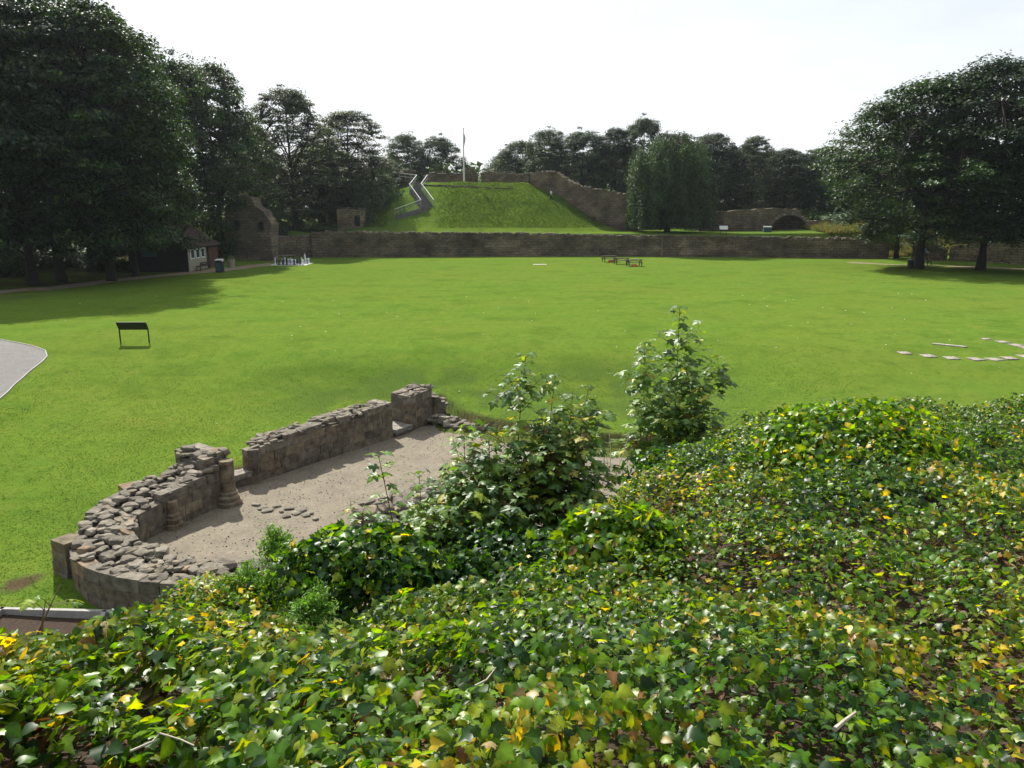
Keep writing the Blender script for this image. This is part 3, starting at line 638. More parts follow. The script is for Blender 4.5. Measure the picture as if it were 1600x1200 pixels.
def dome_bush(name, label, cat, c, rad, n, size, variants, m, pal, stems=10, tilt=.6, seed=0, lo=-.3, up=.5):
    r = np.random.default_rng(seed); root = thing(name, label, cat, c); c = np.array(c, float); rad = np.array(rad, float)
    d = r.normal(size=(n, 3)); d /= np.linalg.norm(d, axis=1, keepdims=True); d[:, 2] = np.where(d[:, 2] < lo, -d[:, 2], d[:, 2])
    lump = 1 + .55 * (N1.fbm(d[:, 0] * 2.2 + seed, d[:, 1] * 2.2 + d[:, 2] * 2) - .5)
    rr = (r.random(n) ** .35) * lump; p = d * rr[:, None] * rad
    nr = d * .6 + np.array([0, 0, up]) + r.normal(size=(n, 3)) * tilt; hd = d + r.normal(size=(n, 3)) * .5 - np.array([0, 0, .4])
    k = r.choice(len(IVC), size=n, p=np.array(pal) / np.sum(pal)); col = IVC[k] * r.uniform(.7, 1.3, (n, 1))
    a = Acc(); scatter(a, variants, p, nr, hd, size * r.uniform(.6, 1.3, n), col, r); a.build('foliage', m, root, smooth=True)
    s = Acc()
    for i in range(stems):
        q = p[r.integers(n)] * .9; s.tube([np.array([q[0] * .2, q[1] * .2, -rad[2] * .6]), q * .55 + r.normal(size=3) * .04, q], [.012, .008, .004], 5)
    s.build('stems', M['stem'], root); return root
pg = [.42, .3, .14, .1, .03, .005, .005]
p = hit(1340, 760, mound); dome_bush('ivy_bush', 'large rounded ivy bush swelling from the right of the bank', 'ivy bush', p + np.array([0, .2, .16]), (.85, .75, .46), 5200, .048, IVY + HRT, M['ivy'], pg, seed=3)
p = hit(968, 925, mound); dome_bush('ivy_bush', 'bright leafy ivy bush in the middle of the bank', 'ivy bush', p + np.array([0, .15, .14]), (.42, .38, .34), 2000, .058, HRT + IVY, M['ivy'], pg, seed=5)
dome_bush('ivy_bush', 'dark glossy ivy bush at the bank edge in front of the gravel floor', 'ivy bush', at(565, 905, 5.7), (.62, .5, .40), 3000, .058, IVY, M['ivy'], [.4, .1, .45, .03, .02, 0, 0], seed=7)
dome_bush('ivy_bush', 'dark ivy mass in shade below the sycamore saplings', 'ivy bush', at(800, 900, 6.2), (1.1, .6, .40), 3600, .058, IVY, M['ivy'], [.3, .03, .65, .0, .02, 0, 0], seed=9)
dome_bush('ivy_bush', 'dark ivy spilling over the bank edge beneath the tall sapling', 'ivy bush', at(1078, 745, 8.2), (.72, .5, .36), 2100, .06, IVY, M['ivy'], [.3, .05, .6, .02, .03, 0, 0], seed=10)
dome_bush('bramble_bush', 'yellow green bramble tangle between the wooden kerb and ivy', 'bramble', at(335, 962, 5.3), (.42, .35, .26), 1900, .034, SML + HRT, M['syc'], [.2, .35, .05, .25, .12, .03, 0], seed=12, stems=45)

# feathery shrubs: upright sprays of tiny leaves
def feathery(name, label, c, h, w, n, seed):
    r = np.random.default_rng(seed); root = thing(name, label, 'shrub', c); a = Acc(); s = Acc(); P_ = []; 
    for k in range(max(5, int(n / 260))):
        ang = r.random() * 6.28; rr = w * r.random() ** .6; hh = h * r.uniform(.55, 1.0) * (1 - .45 * rr / w); tip = np.array([math.cos(ang) * rr, math.sin(ang) * rr, hh])
        b0 = tip * np.array([.3, .3, 0]); s.tube([b0, (b0 + tip) / 2 + r.normal(size=3) * .02, tip], [.006, .004, .002], 4)
        m_ = 260; t = r.uniform(.15, 1, m_) ** .8; ctr = b0 + (tip - b0) * t[:, None]; off = r.normal(size=(m_, 3)) * np.array([.05, .05, .03]) * (1.25 - t)[:, None] * (1 + h)
        P_.append(ctr + off)
    P_ = np.concatenate(P_); n = len(P_); nr = r.normal(size=(n, 3)) + np.array([0, 0, .6]); hd = np.c_[P_[:, 0], P_[:, 1], np.full(n, .35)] + r.normal(size=(n, 3)) * .25
    col = np.array([(.09, .19, .04)]) * r.uniform(.6, 1.5, (n, 1)) * np.array([1, 1, .8]); scatter(a, SML, P_, nr, hd, r.uniform(.02, .04, n), col, r)
    a.build('foliage', M['syc'], root); s.build('stems', M['stem'], root)
feathery('feathery_shrub', 'bushy feathery shrub with fine pale green leaves, widest of three', at(388, 965, 5.5), .52, .26, 5200, 1)
feathery('feathery_shrub', 'upright feathery shrub standing in front of gravel floor', at(435, 895, 6.2), .48, .12, 2600, 2)
feathery('feathery_shrub', 'small dark feathery shrub nearest the ivy', at(492, 975, 5.0), .36, .11, 2200, 3)

# ------------------------------------------------------------------ sycamore saplings
SYCC = np.array([(.075, .145, .028), (.11, .19, .03), (.05, .105, .028), (.18, .24, .03), (.32, .28, .04)])
def sapling(name, label, base, stems, seed, size=.13, pal=(.4, .25, .2, .11, .04)):
    """stems: list of (root offset xy, tip xyz relative to base, bushiness)"""
    r = np.random.default_rng(seed); root = thing(name, label, 'sapling', base); st = Acc(); pos = []; nr = []; hd = []; sz = []
    def shoot(p0, p1, r0, depth, bush, t0):
        L = np.linalg.norm(p1 - p0); n = max(4, int(L / .07)); tt = np.linspace(0, 1, n); side = r.normal(size=3) * .04 * L
        pts = p0 + (p1 - p0) * tt[:, None] + np.sin(tt * np.pi)[:, None] * side; st.tube(pts, r0 * (1 - .75 * tt), 5 if depth == 0 else 4, cap=False)
        ax = (p1 - p0) / L; u = np.cross(ax, [0.3, .2, 1.]) if abs(ax[2]) < .9 else np.cross(ax, [1., 0, 0]); u /= np.linalg.norm(u); v = np.cross(ax, u); phi = r.random() * 3
        s_ = t0 * L; gap = .15
        while s_ <= L:
            f = s_ / L; c = p0 + (p1 - p0) * f + math.sin(f * math.pi) * side
            top = f > .93
            for k in range(4 if top else 2):
                a = phi + k * (math.pi if not top else math.pi / 2) + r.normal() * .25; d = u * math.cos(a) + v * math.sin(a)
                pet = r.uniform(.06, .14) * (.7 if top else 1); dirp = d * .85 + ax * (.75 if f > .8 else .35); dirp /= np.linalg.norm(dirp)
                e = c + dirp * pet; st.tube([c, (c + e) / 2 + np.array([0, 0, .006]), e], [.0022, .0018, .0015], 3, cap=False)
                pos.append(e); hd.append(d * np.array([1, 1, .3]) + np.array([0, 0, -.25]) + r.normal(size=3) * .15); nr.append(np.array([0, 0, 1.]) + d * .15 + ax * .1 + r.normal(size=3) * .22); sz.append(size * r.uniform(.55, 1.15) * (.75 if top else 1))
            if depth < 2 and r.random() < bush and f < .88:
                for k in range(2):
                    a = phi + k * math.pi; d = u * math.cos(a) + v * math.sin(a); ln = (1 - f) * L * r.uniform(.3, .6) + .12
                    e = c + d * ln * .8 + ax * ln * .35 + np.array([0, 0, .25]) * ln; shoot(c, e, r0 * .45, depth + 1, bush * .5, .25)
            phi += math.pi / 2 + r.normal() * .15; gap = max(.055, .15 * (1 - .55 * f)); s_ += gap * r.uniform(.8, 1.2)
    for off, tip, bush, t0 in stems:
        shoot(np.array([off[0], off[1], 0.]), np.array(tip, float), .011 if tip[2] > 1 else .006, 0, bush, t0)
    n = len(pos); pos = np.array(pos); k = r.choice(5, size=n, p=pal); col = SYCC[k] * r.uniform(.75, 1.3, (n, 1)); a = Acc()
    scatter(a, SYC, pos, np.array(nr), np.array(hd), np.array(sz), col, r); a.build('foliage', M['syc'], root); st.build('stems', M['stem'], root)
    print(name, n); return root
def rel(base, px, py, t): return at(px, py, t) - np.array(base)
bs = np.array([2.0, 9.1, 0]); bs[2] = surf(bs[0], bs[1]) ; bs[2] = max(bs[2], 2.1)
sapling('sycamore_sapling', 'tallest bushy sycamore sapling standing at bank edge right of centre', bs,
        [((0, 0), rel(bs, 1062, 482, 9.0), .45, .42), ((-.15, .1), rel(bs, 1008, 535, 9.0), .3, .45), ((.2, 0), rel(bs, 1095, 600, 8.9), .35, .4), ((-.1, -.1), rel(bs, 1035, 610, 8.8), .35, .4),
         ((.1, .1), rel(bs, 1068, 560, 9.2), .35, .4), ((.05, -.1), rel(bs, 1075, 655, 8.7), .4, .45), ((-.2, 0), rel(bs, 1003, 635, 8.9), .3, .45)], 21, .115)
bs = np.array([.25, 6.7, 0]); bs[2] = surf(bs[0], bs[1])
sapling('sycamore_sapling', 'many stemmed sycamore bush with a thin leader, left of the tallest sapling', bs,
        [((0, 0), rel(bs, 822, 553, 7.2), .35, .5), ((.05, .1), rel(bs, 868, 585, 7.3), .4, .45), ((.3, 0), rel(bs, 920, 605, 7.4), .35, .5), ((.1, 0), rel(bs, 845, 640, 7.0), .5, .4), ((.2, .1), rel(bs, 885, 650, 7.1), .6, .4),
         ((.35, 0), rel(bs, 916, 690, 7.2), .5, .4), ((.1, .15), rel(bs, 895, 612, 7.4), .2, .5), ((0, -.1), rel(bs, 800, 665, 7.0), .8, .4), ((.2, -.1), rel(bs, 860, 700, 6.8), .8, .45), ((.4, 0), rel(bs, 905, 745, 7.0), .5, .5)], 22, .112)
bs = np.array([-.55, 6.2, 0]); bs[2] = surf(bs[0], bs[1])
sapling('sycamore_sapling', 'low spreading sycamore bush in front of the rubble wall', bs,
        [((0, 0), rel(bs, 725, 672, 6.9), .6, .5), ((.1, 0), rel(bs, 765, 690, 6.8), .8, .45), ((-.1, 0), rel(bs, 700, 740, 6.6), .8, .45), ((.1, -.1), rel(bs, 745, 750, 6.5), .9, .4), ((-.2, 0), rel(bs, 655, 745, 6.7), .45, .5),
         ((0, -.1), rel(bs, 700, 800, 6.3), .8, .4), ((-.2, -.1), rel(bs, 645, 810, 6.3), .7, .4), ((.25, 0), rel(bs, 800, 740, 6.7), .8, .4), ((.2, -.1), rel(bs, 770, 810, 6.3), .8, .4)], 23, .112, (.42, .2, .28, .07, .03))
bs = np.array([-1.0, 5.75, 0]); bs[2] = surf(bs[0], bs[1])
sapling('sycamore_sapling', 'thin single stemmed sycamore seedling against the gravel floor', bs, [((0, 0), rel(bs, 590, 706, 6.1), .12, .42), ((.03, 0), rel(bs, 566, 800, 6.0), .2, .6), ((.1, 0), rel(bs, 628, 840, 5.9), .5, .5)], 24, .115)
for k, (px, py, lb) in enumerate(((1310, 640, 'thin yellow green shoot on bank skyline, left of two'), (1345, 618, 'thin yellow green shoot on bank skyline, right of two'))):
    b0 = at(px + 8, 668, 10.0); root = sapling('seedling', lb, b0, [((0, 0), rel(b0, px, py + 3, 10.0), 0, .35)], 30 + k, .05, (0, .2, 0, .5, .3))
b0 = at(58, 992, 3.3); 
sapling('ivy_shoot', 'upright woody shoot with a few bright leaves at lower left', b0, [((0, 0), rel(b0, 95, 912, 3.4), 0, .55), ((.02, 0), rel(b0, 72, 935, 3.35), 0, .7)], 33, .062, (0, .3, 0, .5, .2))
# dry grass stems left of the tall sapling
a = Acc(); b0 = at(950, 745, 7.8)
for (x0, y0, x1, y1) in ((952, 745, 951, 668), (958, 748, 985, 670), (962, 745, 968, 700), (945, 745, 938, 700)):
    p0, p1 = at(x0, y0, 7.8), at(x1, y1, 8.0); a.tube([p0, (p0 + p1) / 2 + np.array([.02, 0, 0]), p1], [.005, .004, .002], 4)
tag(a.build('dry_stems', M['twig'], loc=b0), 'dry upright stems between the two sapling bushes', 'dead stems')
# dead twigs in the ivy
for k, (pp, t0, r_, lb) in enumerate(((((622, 1082), (630, 1060), (622, 1045), (629, 1032), (626, 1018)), 2.45, .005, 'crooked bleached twig upright in ivy near bottom'), (((605, 1075), (618, 1077), (632, 1073)), 2.4, .005, 'short pale twig lying across the ivy'),
        (((1302, 1160), (1318, 1145), (1335, 1132)), 2.0, .008, 'thick brown stick poking from ivy at lower right'), (((205, 1185), (240, 1172), (252, 1166), (285, 1168), (305, 1180)), 1.95, .004, 'forked bleached twig at the lower left corner'),
        (((742, 1083), (760, 1076), (775, 1055)), 2.45, .004, 'bent pale twig right of the bleached twig'))):
    ps = []
    for q in pp:
        h_ = hit(q[0], q[1], lambda x, y: mound(x, y) + .22); ps.append(h_ + np.array([0, 0, .02]))
    ps = np.array(ps); a = Acc(); a.tube(ps, np.linspace(r_, r_ * .5, len(ps)), 6); c0 = ps[0]; tag(a.build('twig', M['twig'], loc=c0), lb, 'twig')

# ------------------------------------------------------------------ grass tufts near the ruin, daisies
BL = []
for s_ in (0, 1, 2):
    v = []; f = []
    for k in range(5):
        a = k * 1.26 + s_; dx, dy = math.cos(a), math.sin(a); b_ = len(v); w = .10
        v += [(-dy * w + dx * .1, dx * w + dy * .1, 0), (dy * w + dx * .1, -dx * w + dy * .1, 0), (dx * (.45 + .1 * k), dy * .5, .6 + .1 * ((k * 7 + s_) % 5))]; f.append([b_, b_ + 1, b_ + 2])
    BL.append((np.array(v), np.array(f), np.tile([.8, .8, 1.25], 5)))
def tufts(n, x0, x1, y0, y1, size, cols, cond, name, label, zoff=-.005):
    x = rng.uniform(x0, x1, n); y = rng.uniform(y0, y1, n); ok = cond(x, y); x, y = x[ok], y[ok]; n = len(x)
    z = ground(x, y) + zoff; c = np.array(cols)[rng.integers(len(cols), size=n)] * rng.uniform(.7, 1.3, (n, 1))
    a = Acc(); scatter(a, BL, np.stack([x, y, z], 1), np.array([0, 0, 1.]) + rng.normal(size=(n, 3)) * .15, rng.normal(size=(n, 3)), size * rng.uniform(.6, 1.5, n), c)
    print(name, n); return tag(a.build(name, M['grass']), label, 'grass', kind='stuff')
GC = [(.075, .14, .016), (.10, .165, .02), (.055, .11, .014), (.125, .165, .028), (.045, .09, .012)]
tufts(300000, -24, 14, 12, 40, .032, GC, lambda x, y: (poly_sd(LOW, x, y) > .05) & (np.abs(x) < .75 * y + 1) & (poly_sd(ouP + inP[::-1], x, y) > .05) & (rng.random(len(x)) < np.clip(1.9 - y / 20, .08, 1)), 'lawn_grass_blades', 'short mown grass blades around the chapel ruin')
tufts(9000, -4.5, 8, 22, 31, .06, GC + [(.2, .18, .07)], lambda x, y: (poly_sd(LOW, x, y) < .1) & (ground(x, y) > FLOOR - .01), 'rough_grass', 'rough tufted grass below the cut turf edge')
tufts(2500, -11, -3, 21.5, 31, .045, GC, lambda x, y: (poly_sd([(-8.2, 22.4), (-4.9, 26.9), (-4.2, 27.5), (-4.6, 28), (-8.7, 22.9)], x, y) < .15), 'wall_foot_grass', 'longer grass along the outer foot of the chapel wall')
tufts(42000, -24, 17, 111, 127, .15, GC, lambda x, y: (ground(x, y) > 3.7) & (rng.random(len(x)) < np.maximum(sstep(-12.5, -8.5, x), sstep(-17.5, -19, x))), 'mound_grass', 'longer rough grass growing on the slope of the mound')
n = 130; x = rng.uniform(-30, 36, n); y = 14 + 44 * rng.random(n); ok = (np.abs(x) < .7 * y) & (poly_sd(LOW, x, y) > .3) & (mound(x, y) < ground(x, y)); x, y = x[ok], y[ok]; n = len(x); sc = rng.uniform(.012, .028, n) * (1 + y / 90)
Ms = np.zeros((n, 3, 3)); Ms[:, 0, 0] = sc; Ms[:, 1, 1] = sc; Ms[:, 2, 2] = sc * .4
dz = Acc(); dz.inst(RUB[1][0] * 2, RUB[1][1], Ms, np.stack([x, y, ground(x, y) + .03], 1), np.tile([.75, .75, .68], (n, 1))); tag(dz.build('daisies', M['stone']), 'tiny white daisies and petals dotted over the lawn', 'daisies', kind='stuff')

# ------------------------------------------------------------------ slabs in the lawn
SL = [((1402, 1423), 552, 'westernmost'), ((1438, 1462), 556.5, ''), ((1474, 1498), 559.5, ''), ((1513, 1536), 562, ''), ((1541, 1565), 562, ''), ((1565, 1588), 560.5, ''), ((1590, 1616), 557.5, ''), ((1533, 1548), 530.5, ''), ((1557, 1576), 535, ''), ((1577, 1598), 539.5, ''), ((1594, 1618), 544, '')]
for (xx, yy, _) in SL:
    p = hit((xx[0] + xx[1]) / 2, yy); w = (xx[1] - xx[0]) / 1200 * p[1] * .98
    a = Acc(); put(a, BLK, (0, 0, 0), (w * .82, w * .95, .09), R(8), (0, 0), (.42, .40, .37)); o = a.build('stone_slab', M['stone']); o.location = (p[0], p[1], p[2] - .018); o.rotation_euler = (0, 0, rng.uniform(-.15, .15))
    tag(o, 'pale square stone slab set in the grass in a curving line', 'slab', 'square slabs set in the lawn in two curving lines')
p0, p1 = hit(1457, 538), hit(1510, 544); c = (p0 + p1) / 2; a = Acc(); d = p1 - p0; put(a, BLK, (0, 0, 0), (np.hypot(*d[:2]), .22, .09), math.atan2(d[1], d[0]), (0, 0), (.6, .58, .52)); o = a.build('stone_strip', M['stone']); o.location = c + np.array([0, 0, .01]); tag(o, 'long narrow pale stone strip flush in the lawn', 'slab')
p = hit(843, 413.5); a = Acc(); put(a, BLK, (0, 0, 0), (1.55, .9, .08), 0, (0, 0), (.66, .64, .6)); o = a.build('stone_slab', M['stone']); o.location = p; tag(o, 'lone pale slab in the far lawn left of the picnic tables', 'slab')

# ------------------------------------------------------------------ black lectern sign
p = hit(211, 536); t = thing('information_board', 'black information board on two legs seen from behind, alone on the lawn', 'sign', p, R(2)); W_ = 1.38
for s_ in (-1, 1):
    a = Acc(); a.tube([(s_ * W_ / 2, 0, -.05), (s_ * W_ / 2, 0, .62), (s_ * W_ / 2, .03, .64), (s_ * W_ / 2 * 1.01, -.22, 1.04)], [.035, .035, .035, .03], 8); a.build('leg', M['black'], t)
a = Acc(); a.box((0, -.09, .84), (W_ - .05, .03, .46), rx=R(30)); a.build('panel', M['black'], t)
a = Acc()
for z in (.66, 1.01): a.box((0, -.09 + (.84 - z) * .58, z), (W_ + .02, .045, .035), rx=R(30))
a.build('panel_frame', M['black'], t)

# ------------------------------------------------------------------ picnic tables
def picnic(label, loc, rz):
    t = thing('picnic_table', label, 'picnic table', loc, rz, 'picnic tables in a row on the lawn')
    a = Acc()
    for k in range(5): a.box((0, -.3 + k * .15, .74), (1.85, .14, .04))
    a.build('tabletop', M['timber'], t)
    for s_ in (-1, 1):
        a = Acc()
        for k in range(2): a.box((0, s_ * (.68 + k * .13), .45), (1.8, .125, .04))
        a.build('seat', M['timber'], t)
    for s_ in (-1, 1):
        a = Acc()
        for q in (-1, 1): a.tube([(s_ * .72, q * .72, 0), (s_ * .72, q * .28, .72)], .05, 4)
        a.box((s_ * .72, 0, .41), (.06, 1.55, .10)); a.box((s_ * .72, 0, .69), (.06, .7, .08)); a.build('leg_frame', M['timber'], t)
    a = Acc(); an = np.linspace(0, np.pi, 9); a.tube(np.stack([np.cos(an) * .62, 0 * an, .38 + np.sin(an) * .3], 1), .03, 5); a.build('brace', M['timber'], t)
    return t
for (px, py, r_, lb) in ((952, 409.5, 8, 'dark wooden picnic table, farthest left of the three'), (971, 413, 5, 'dark wooden picnic table, middle of the three'), (991, 416, 3, 'dark wooden picnic table, nearest and farthest right')):
    p = hit(px, py); picnic(lb, p, R(r_))
for px, py, lb in ((954, 409.5, 'small orange bag under the left picnic table'), (991, 416.5, 'small orange bag under the nearest picnic table')):
    p = hit(px, py) + np.array([0, -.1, 0]); a = Acc(); a.lathe([(.02, 0), (.36, 0), (.40, .08), (.30, .2), (.12, .27), (.03, .28)], (0, 0, 0), 9, (1, 1, 1)); a.V[0][:, :2] += rng.normal(size=a.V[0][:, :2].shape) * .03; o = a.build('orange_bag', M['orange']); o.location = p; tag(o, lb, 'bag')

# ------------------------------------------------------------------ giant chess set
pc = hit(457, 413); bl = 3.5
tb = thing('chess_board', 'paved giant chess board with pale border at edge of lawn', 'chess board', (pc[0], pc[1], pc[2] + .02))
a = Acc(); b2 = Acc()
for i in range(8):
    for j in range(8):
        (a if (i + j) % 2 else b2).box(((i - 3.5) * bl / 8, (j - 3.5) * bl / 8, .004), (bl / 8 - .01, bl / 8 - .01, .03))
a.build('pale_squares', M['slab'], tb); b2.build('dark_squares', M['tarmac'], tb)
a = Acc()
for s_ in (-1, 1): a.box((0, s_ * (bl / 2 + .12), 0), (bl + .48, .22, .05)); a.box((s_ * (bl / 2 + .12), 0, 0), (.22, bl, .05))
a.build('border', M['white'], tb)
base = [(.0, 0), (.17, 0), (.17, .05), (.12, .10), (.09, .16)]
PROF = {'pawn': base + [(.06, .35), (.10, .38), (.06, .40), (.10, .46), (.11, .52), (.08, .58), (.01, .61)],
        'rook': base + [(.08, .45), (.12, .50), (.12, .64), (.09, .64), (.08, .58), (.01, .58)],
        'bishop': base + [(.06, .5), (.11, .54), (.06, .57), (.09, .66), (.07, .76), (.02, .83), (.03, .87), (.01, .89)],
        'king': base + [(.07, .6), (.12, .66), (.07, .70), (.12, .9), (.08, .94), (.03, .96), (.03, 1.02), (.01, 1.03)]}
protos = {}
slots = [(i, j) for i in range(8) for j in range(8)]; r_ = np.random.default_rng(4); order = r_.permutation(64)[:28]
kinds = ['pawn'] * 8 + ['rook'] * 2 + ['bishop'] * 3 + ['king']
pieces = [('white', k) for k in kinds] + [('black', k) for k in kinds]
for (cn, kd), si in zip(pieces, order):
    i, j = slots[si]; loc = (pc[0] + (i - 3.5) * bl / 8, pc[1] + (j - 3.5) * bl / 8, pc[2] + .04)
    if (cn, kd) not in protos:
        a = Acc(); a.lathe([(x * 1.0, z * .98) for x, z in PROF[kd]], (0, 0, 0), 12)
        if kd == 'king': a.box((0, 0, 1.06), (.16, .04, .04)); a.box((0, 0, 1.06), (.038, .042, .17))
        protos[(cn, kd)] = a.build('chess_' + kd, M[cn + 'pc'], smooth=True); o = protos[(cn, kd)]
    else: o = protos[(cn, kd)].copy(); COL.objects.link(o)
    o.location = loc; tag(o, f'{cn} giant chess {kd} standing on the paved board', 'chess piece', f'{cn} giant chess {kd}s' if kd != 'king' else None)

# ------------------------------------------------------------------ benches
def bench(label, loc, rz, L=1.6, m='timber', back=True):
    t = thing('bench', label, 'bench', loc, rz); a = Acc()
    for k in range(3): a.box((0, -.15 + k * .15, .45), (L, .13, .04))
    a.build('seat', M[m], t)
    if back:
        a = Acc()
        for k in range(2): a.box((0, .27, .62 + k * .17), (L, .03, .12), rx=R(-8))
        a.build('backrest', M[m], t)
    for s_ in (-1, 1):
        a = Acc(); a.tube([(s_ * L * .42, -.2, 0), (s_ * L * .42, -.2, .45)], .035, 6); a.tube([(s_ * L * .42, .2, 0), (s_ * L * .42, .24, .45), (s_ * L * .42, .3, .88 if back else .46)], .035, 6); a.box((s_ * L * .42, 0, .40), (.05, .42, .05)); a.build('leg', M['black'], t)
    return t
p = hit(447, 404.5); bench('pale bench in front of dark trees behind the chess board', (p[0], p[1], p[2]), R(180), 2.4, 'paletimber', False)
p = hit(1452, 414); bench('small dark bench beside right tree trunk', (p[0], p[1], p[2]), R(60), 1.1)

# ------------------------------------------------------------------ hut
hx, hy = -33.0, 79.0; hz = float(ground(-35, 82)); HW, HL, EH, RH = 6.0, 8.2, 2.55, 4.5
hut = thing('hut', 'dark boarded hut with tiled roof under the left trees', 'hut', (hx - HW / 2, hy + HL / 2, hz))
def hb(name, c, s_, m, parent=hut, rx=0, ry=0):
    a = Acc(); a.box(c, s_, 0, rx, ry); return a.build(name, M[m], parent)
a = Acc(); w2, l2 = HW / 2, HL / 2
a.add([(-w2, -l2, 0), (w2, -l2, 0), (w2, -l2, EH), (0, -l2, RH), (-w2, -l2, EH), (-w2, l2, 0), (w2, l2, 0), (w2, l2, EH), (0, l2, RH), (-w2, l2, EH)], [[0, 1, 2, 3, 4], [9, 8, 7, 6, 5], [0, 4, 9, 5], [1, 6, 7, 2]]); a.build('wall', M['hutwood'], hut)
for s_ in (-1, 1):
    ang = math.atan2(RH - EH, w2); Ls = math.hypot(RH - EH, w2) + .5
    a = Acc(); a.box((s_ * (w2 + .22) / 2, 0, (RH + EH) / 2 + .02 - .06), (Ls, HL + .6, .10), ry=s_ * ang)
    for k in range(9):
        f = (k + .5) / 9; a.box((s_ * (w2 + .4) * f, 0, RH + .09 - (RH - EH) / w2 * (w2 + .4) * f), (.42, HL + .6, .03), ry=s_ * ang * .9)
    a.build('roof', M['rooftile'], hut)
    a = Acc(); a.box((s_ * (w2 + .22) / 2, -l2 - .32, (RH + EH) / 2 - .08), (Ls, .04, .16), ry=s_ * ang); a.build('bargeboard', M['paletimber'], hut)
hb('front_panel', (w2 + .03, -l2 + 2.45, 1.15), (.05, 4.7, 2.3), 'cream')
for k in range(3):
    y = -l2 + 1.1 + k * 1.35; f = hb('window', (w2 + .07, y, 1.72), (.06, 1.0, 1.0), 'white'); 
    hb('pane', (w2 + .105, y, 1.72), (.02, .76, .78), 'glass', f)
hb('door', (w2 + .04, l2 - 1.5, 1.1), (.06, 2.6, 2.2), 'brown')
hb('notice_board', (-w2 + 2.15, -l2 - .04, 1.9), (1.5, .05, .8), 'teal')
bench('dark slatted bench against the hut front wall', (hx + .55, hy + 2.4, hz), R(-90), 2.9)
p = hit(344, 425.5); t = thing('litter_bin', 'litter bin with teal front and pale lid on the path by the hut', 'litter bin', p)
a = Acc(); a.box((0, 0, .6), (.68, .6, 1.1)); a.box((0, 0, .03), (.74, .66, .06)); a.build('body', M['black'], t)
a = Acc(); a.box((0, -.31, .55), (.54, .03, .8)); a.build('front_panel', M['teal'], t)
a = Acc(); a.box((0, 0, 1.28), (.74, .66, .07), rx=R(6))
for sx in (-1, 1): a.box((sx * .32, 0, 1.18), (.05, .5, .16))
a.build('lid', M['white'], t)
p = hit(362, 418); t = thing('planter', 'small pale wooden tub beyond the bin beside the path', 'planter', p); a = Acc(); a.lathe([(.01, 0), (.32, 0), (.38, .5), (.42, .9), (.38, .9), (.36, .82), (.01, .8)], (0, 0, 0), 10); a.build('tub', M['cream'], t)
a = Acc(); n = 160; q = rng.normal(size=(n, 3)) * np.array([.18, .18, .12]) + np.array([0, 0, 1.0]); scatter(a, SML, q, rng.normal(size=(n, 3)) + np.array([0, 0, 1]), rng.normal(size=(n, 3)), np.full(n, .16), np.tile([.1, .18, .04], (n, 1))); a.build('plant', M['leaf'], t)
p = hit(1422, 419.5); t = thing('litter_bin', 'black cylindrical litter bin at foot of the right tree', 'litter bin', p); a = Acc(); a.lathe([(.01, 0), (.33, 0), (.33, .05), (.30, .06), (.31, .8), (.34, .82), (.34, .9), (.28, .92)], (0, 0, 0), 14); a.build('body', M['black'], t); a = Acc(); a.lathe([(.35, .93), (.33, 1.0), (.18, 1.08), (.01, 1.1)], (0, 0, 0), 14); a.build('lid', M['steelgrey'], t)

# ------------------------------------------------------------------ ruined far walls
def ruin_wall(name, label, pts, tops, zb, thick, m='wall', rub=True, cat='ruined wall', seg=.6, jag=.15, rubcol=TOPC, holes=None, rs=.34):
    """pts: plan polyline (front face); tops: z of top at each point; rises from zb"""
    pts = np.array(pts, float); tops = np.array(tops, float); L = np.concatenate([[0], np.cumsum(np.linalg.norm(np.diff(pts, axis=0), axis=1))])
    n = max(3, int(L[-1] / seg)); s = np.linspace(0, L[-1], n); X = np.interp(s, L, pts[:, 0]); Y = np.interp(s, L, pts[:, 1]); T = np.interp(s, L, tops) + (rng.random(n) - .5) * jag
    tx, ty = np.gradient(X), np.gradient(Y); q = np.hypot(tx, ty); nx, ny = -ty / q, tx / q
    c = (X.mean(), Y.mean(), zb); root = thing(name, label, cat, c); a = Acc(); rows = 10
    cols_ = []
    # front face grid with gentle surface bulges, then top and back
    fr = np.linspace(0, 1, rows); V = []
    for k in range(n):
        for f in fr: 
            off = (N1.fbm(s[k] * .6, f * 5) - .5) * .35; V.append((X[k] - nx[k] * off, Y[k] - ny[k] * off, zb + (T[k] - zb) * f))
        for f in fr[::-1]: V.append((X[k] + nx[k] * thick, Y[k] + ny[k] * thick, zb + (T[k] - zb) * f))
    m2 = 2 * rows; F = [[i * m2 + j, (i + 1) * m2 + j, (i + 1) * m2 + (j + 1) % m2, i * m2 + (j + 1) % m2] for i in range(n - 1) for j in range(m2)] + [list(range(m2))[::-1], [(n - 1) * m2 + j for j in range(m2)]]
    V = np.array(V); st = N2.fbm(V[:, 0] * .35, V[:, 2] * .9 + V[:, 1] * .2); C = (.35 + 1.3 * st)[:, None] * np.array([1, .97, .92]); a.add(V, F, C)
    a.build('masonry', M[m], root, loc=c)
    if rub:
        r_ = Acc()
        for k in range(n):
            for _ in range(int(2.2 * seg / rs + .5)):
                u = rng.uniform(-.05, thick); w = rs * rng.uniform(.6, 1.5); kk = min(k + 1, n - 1); f = rng.random()
                put(r_, RUB, (X[k] * (1 - f) + X[kk] * f + nx[k] * u, Y[k] * (1 - f) + Y[kk] * f + ny[k] * u, T[k] * (1 - f) + T[kk] * f + w * .12), (w, w * .8, w * .55), rng.uniform(0, 6.3), (rng.uniform(-.2, .2), 0), stcol(rubcol, [.2, .25, .2, .2, .1, .05]) * .8)
        r_.build('top_rubble', M['stone'], root, loc=c)
    return root, c
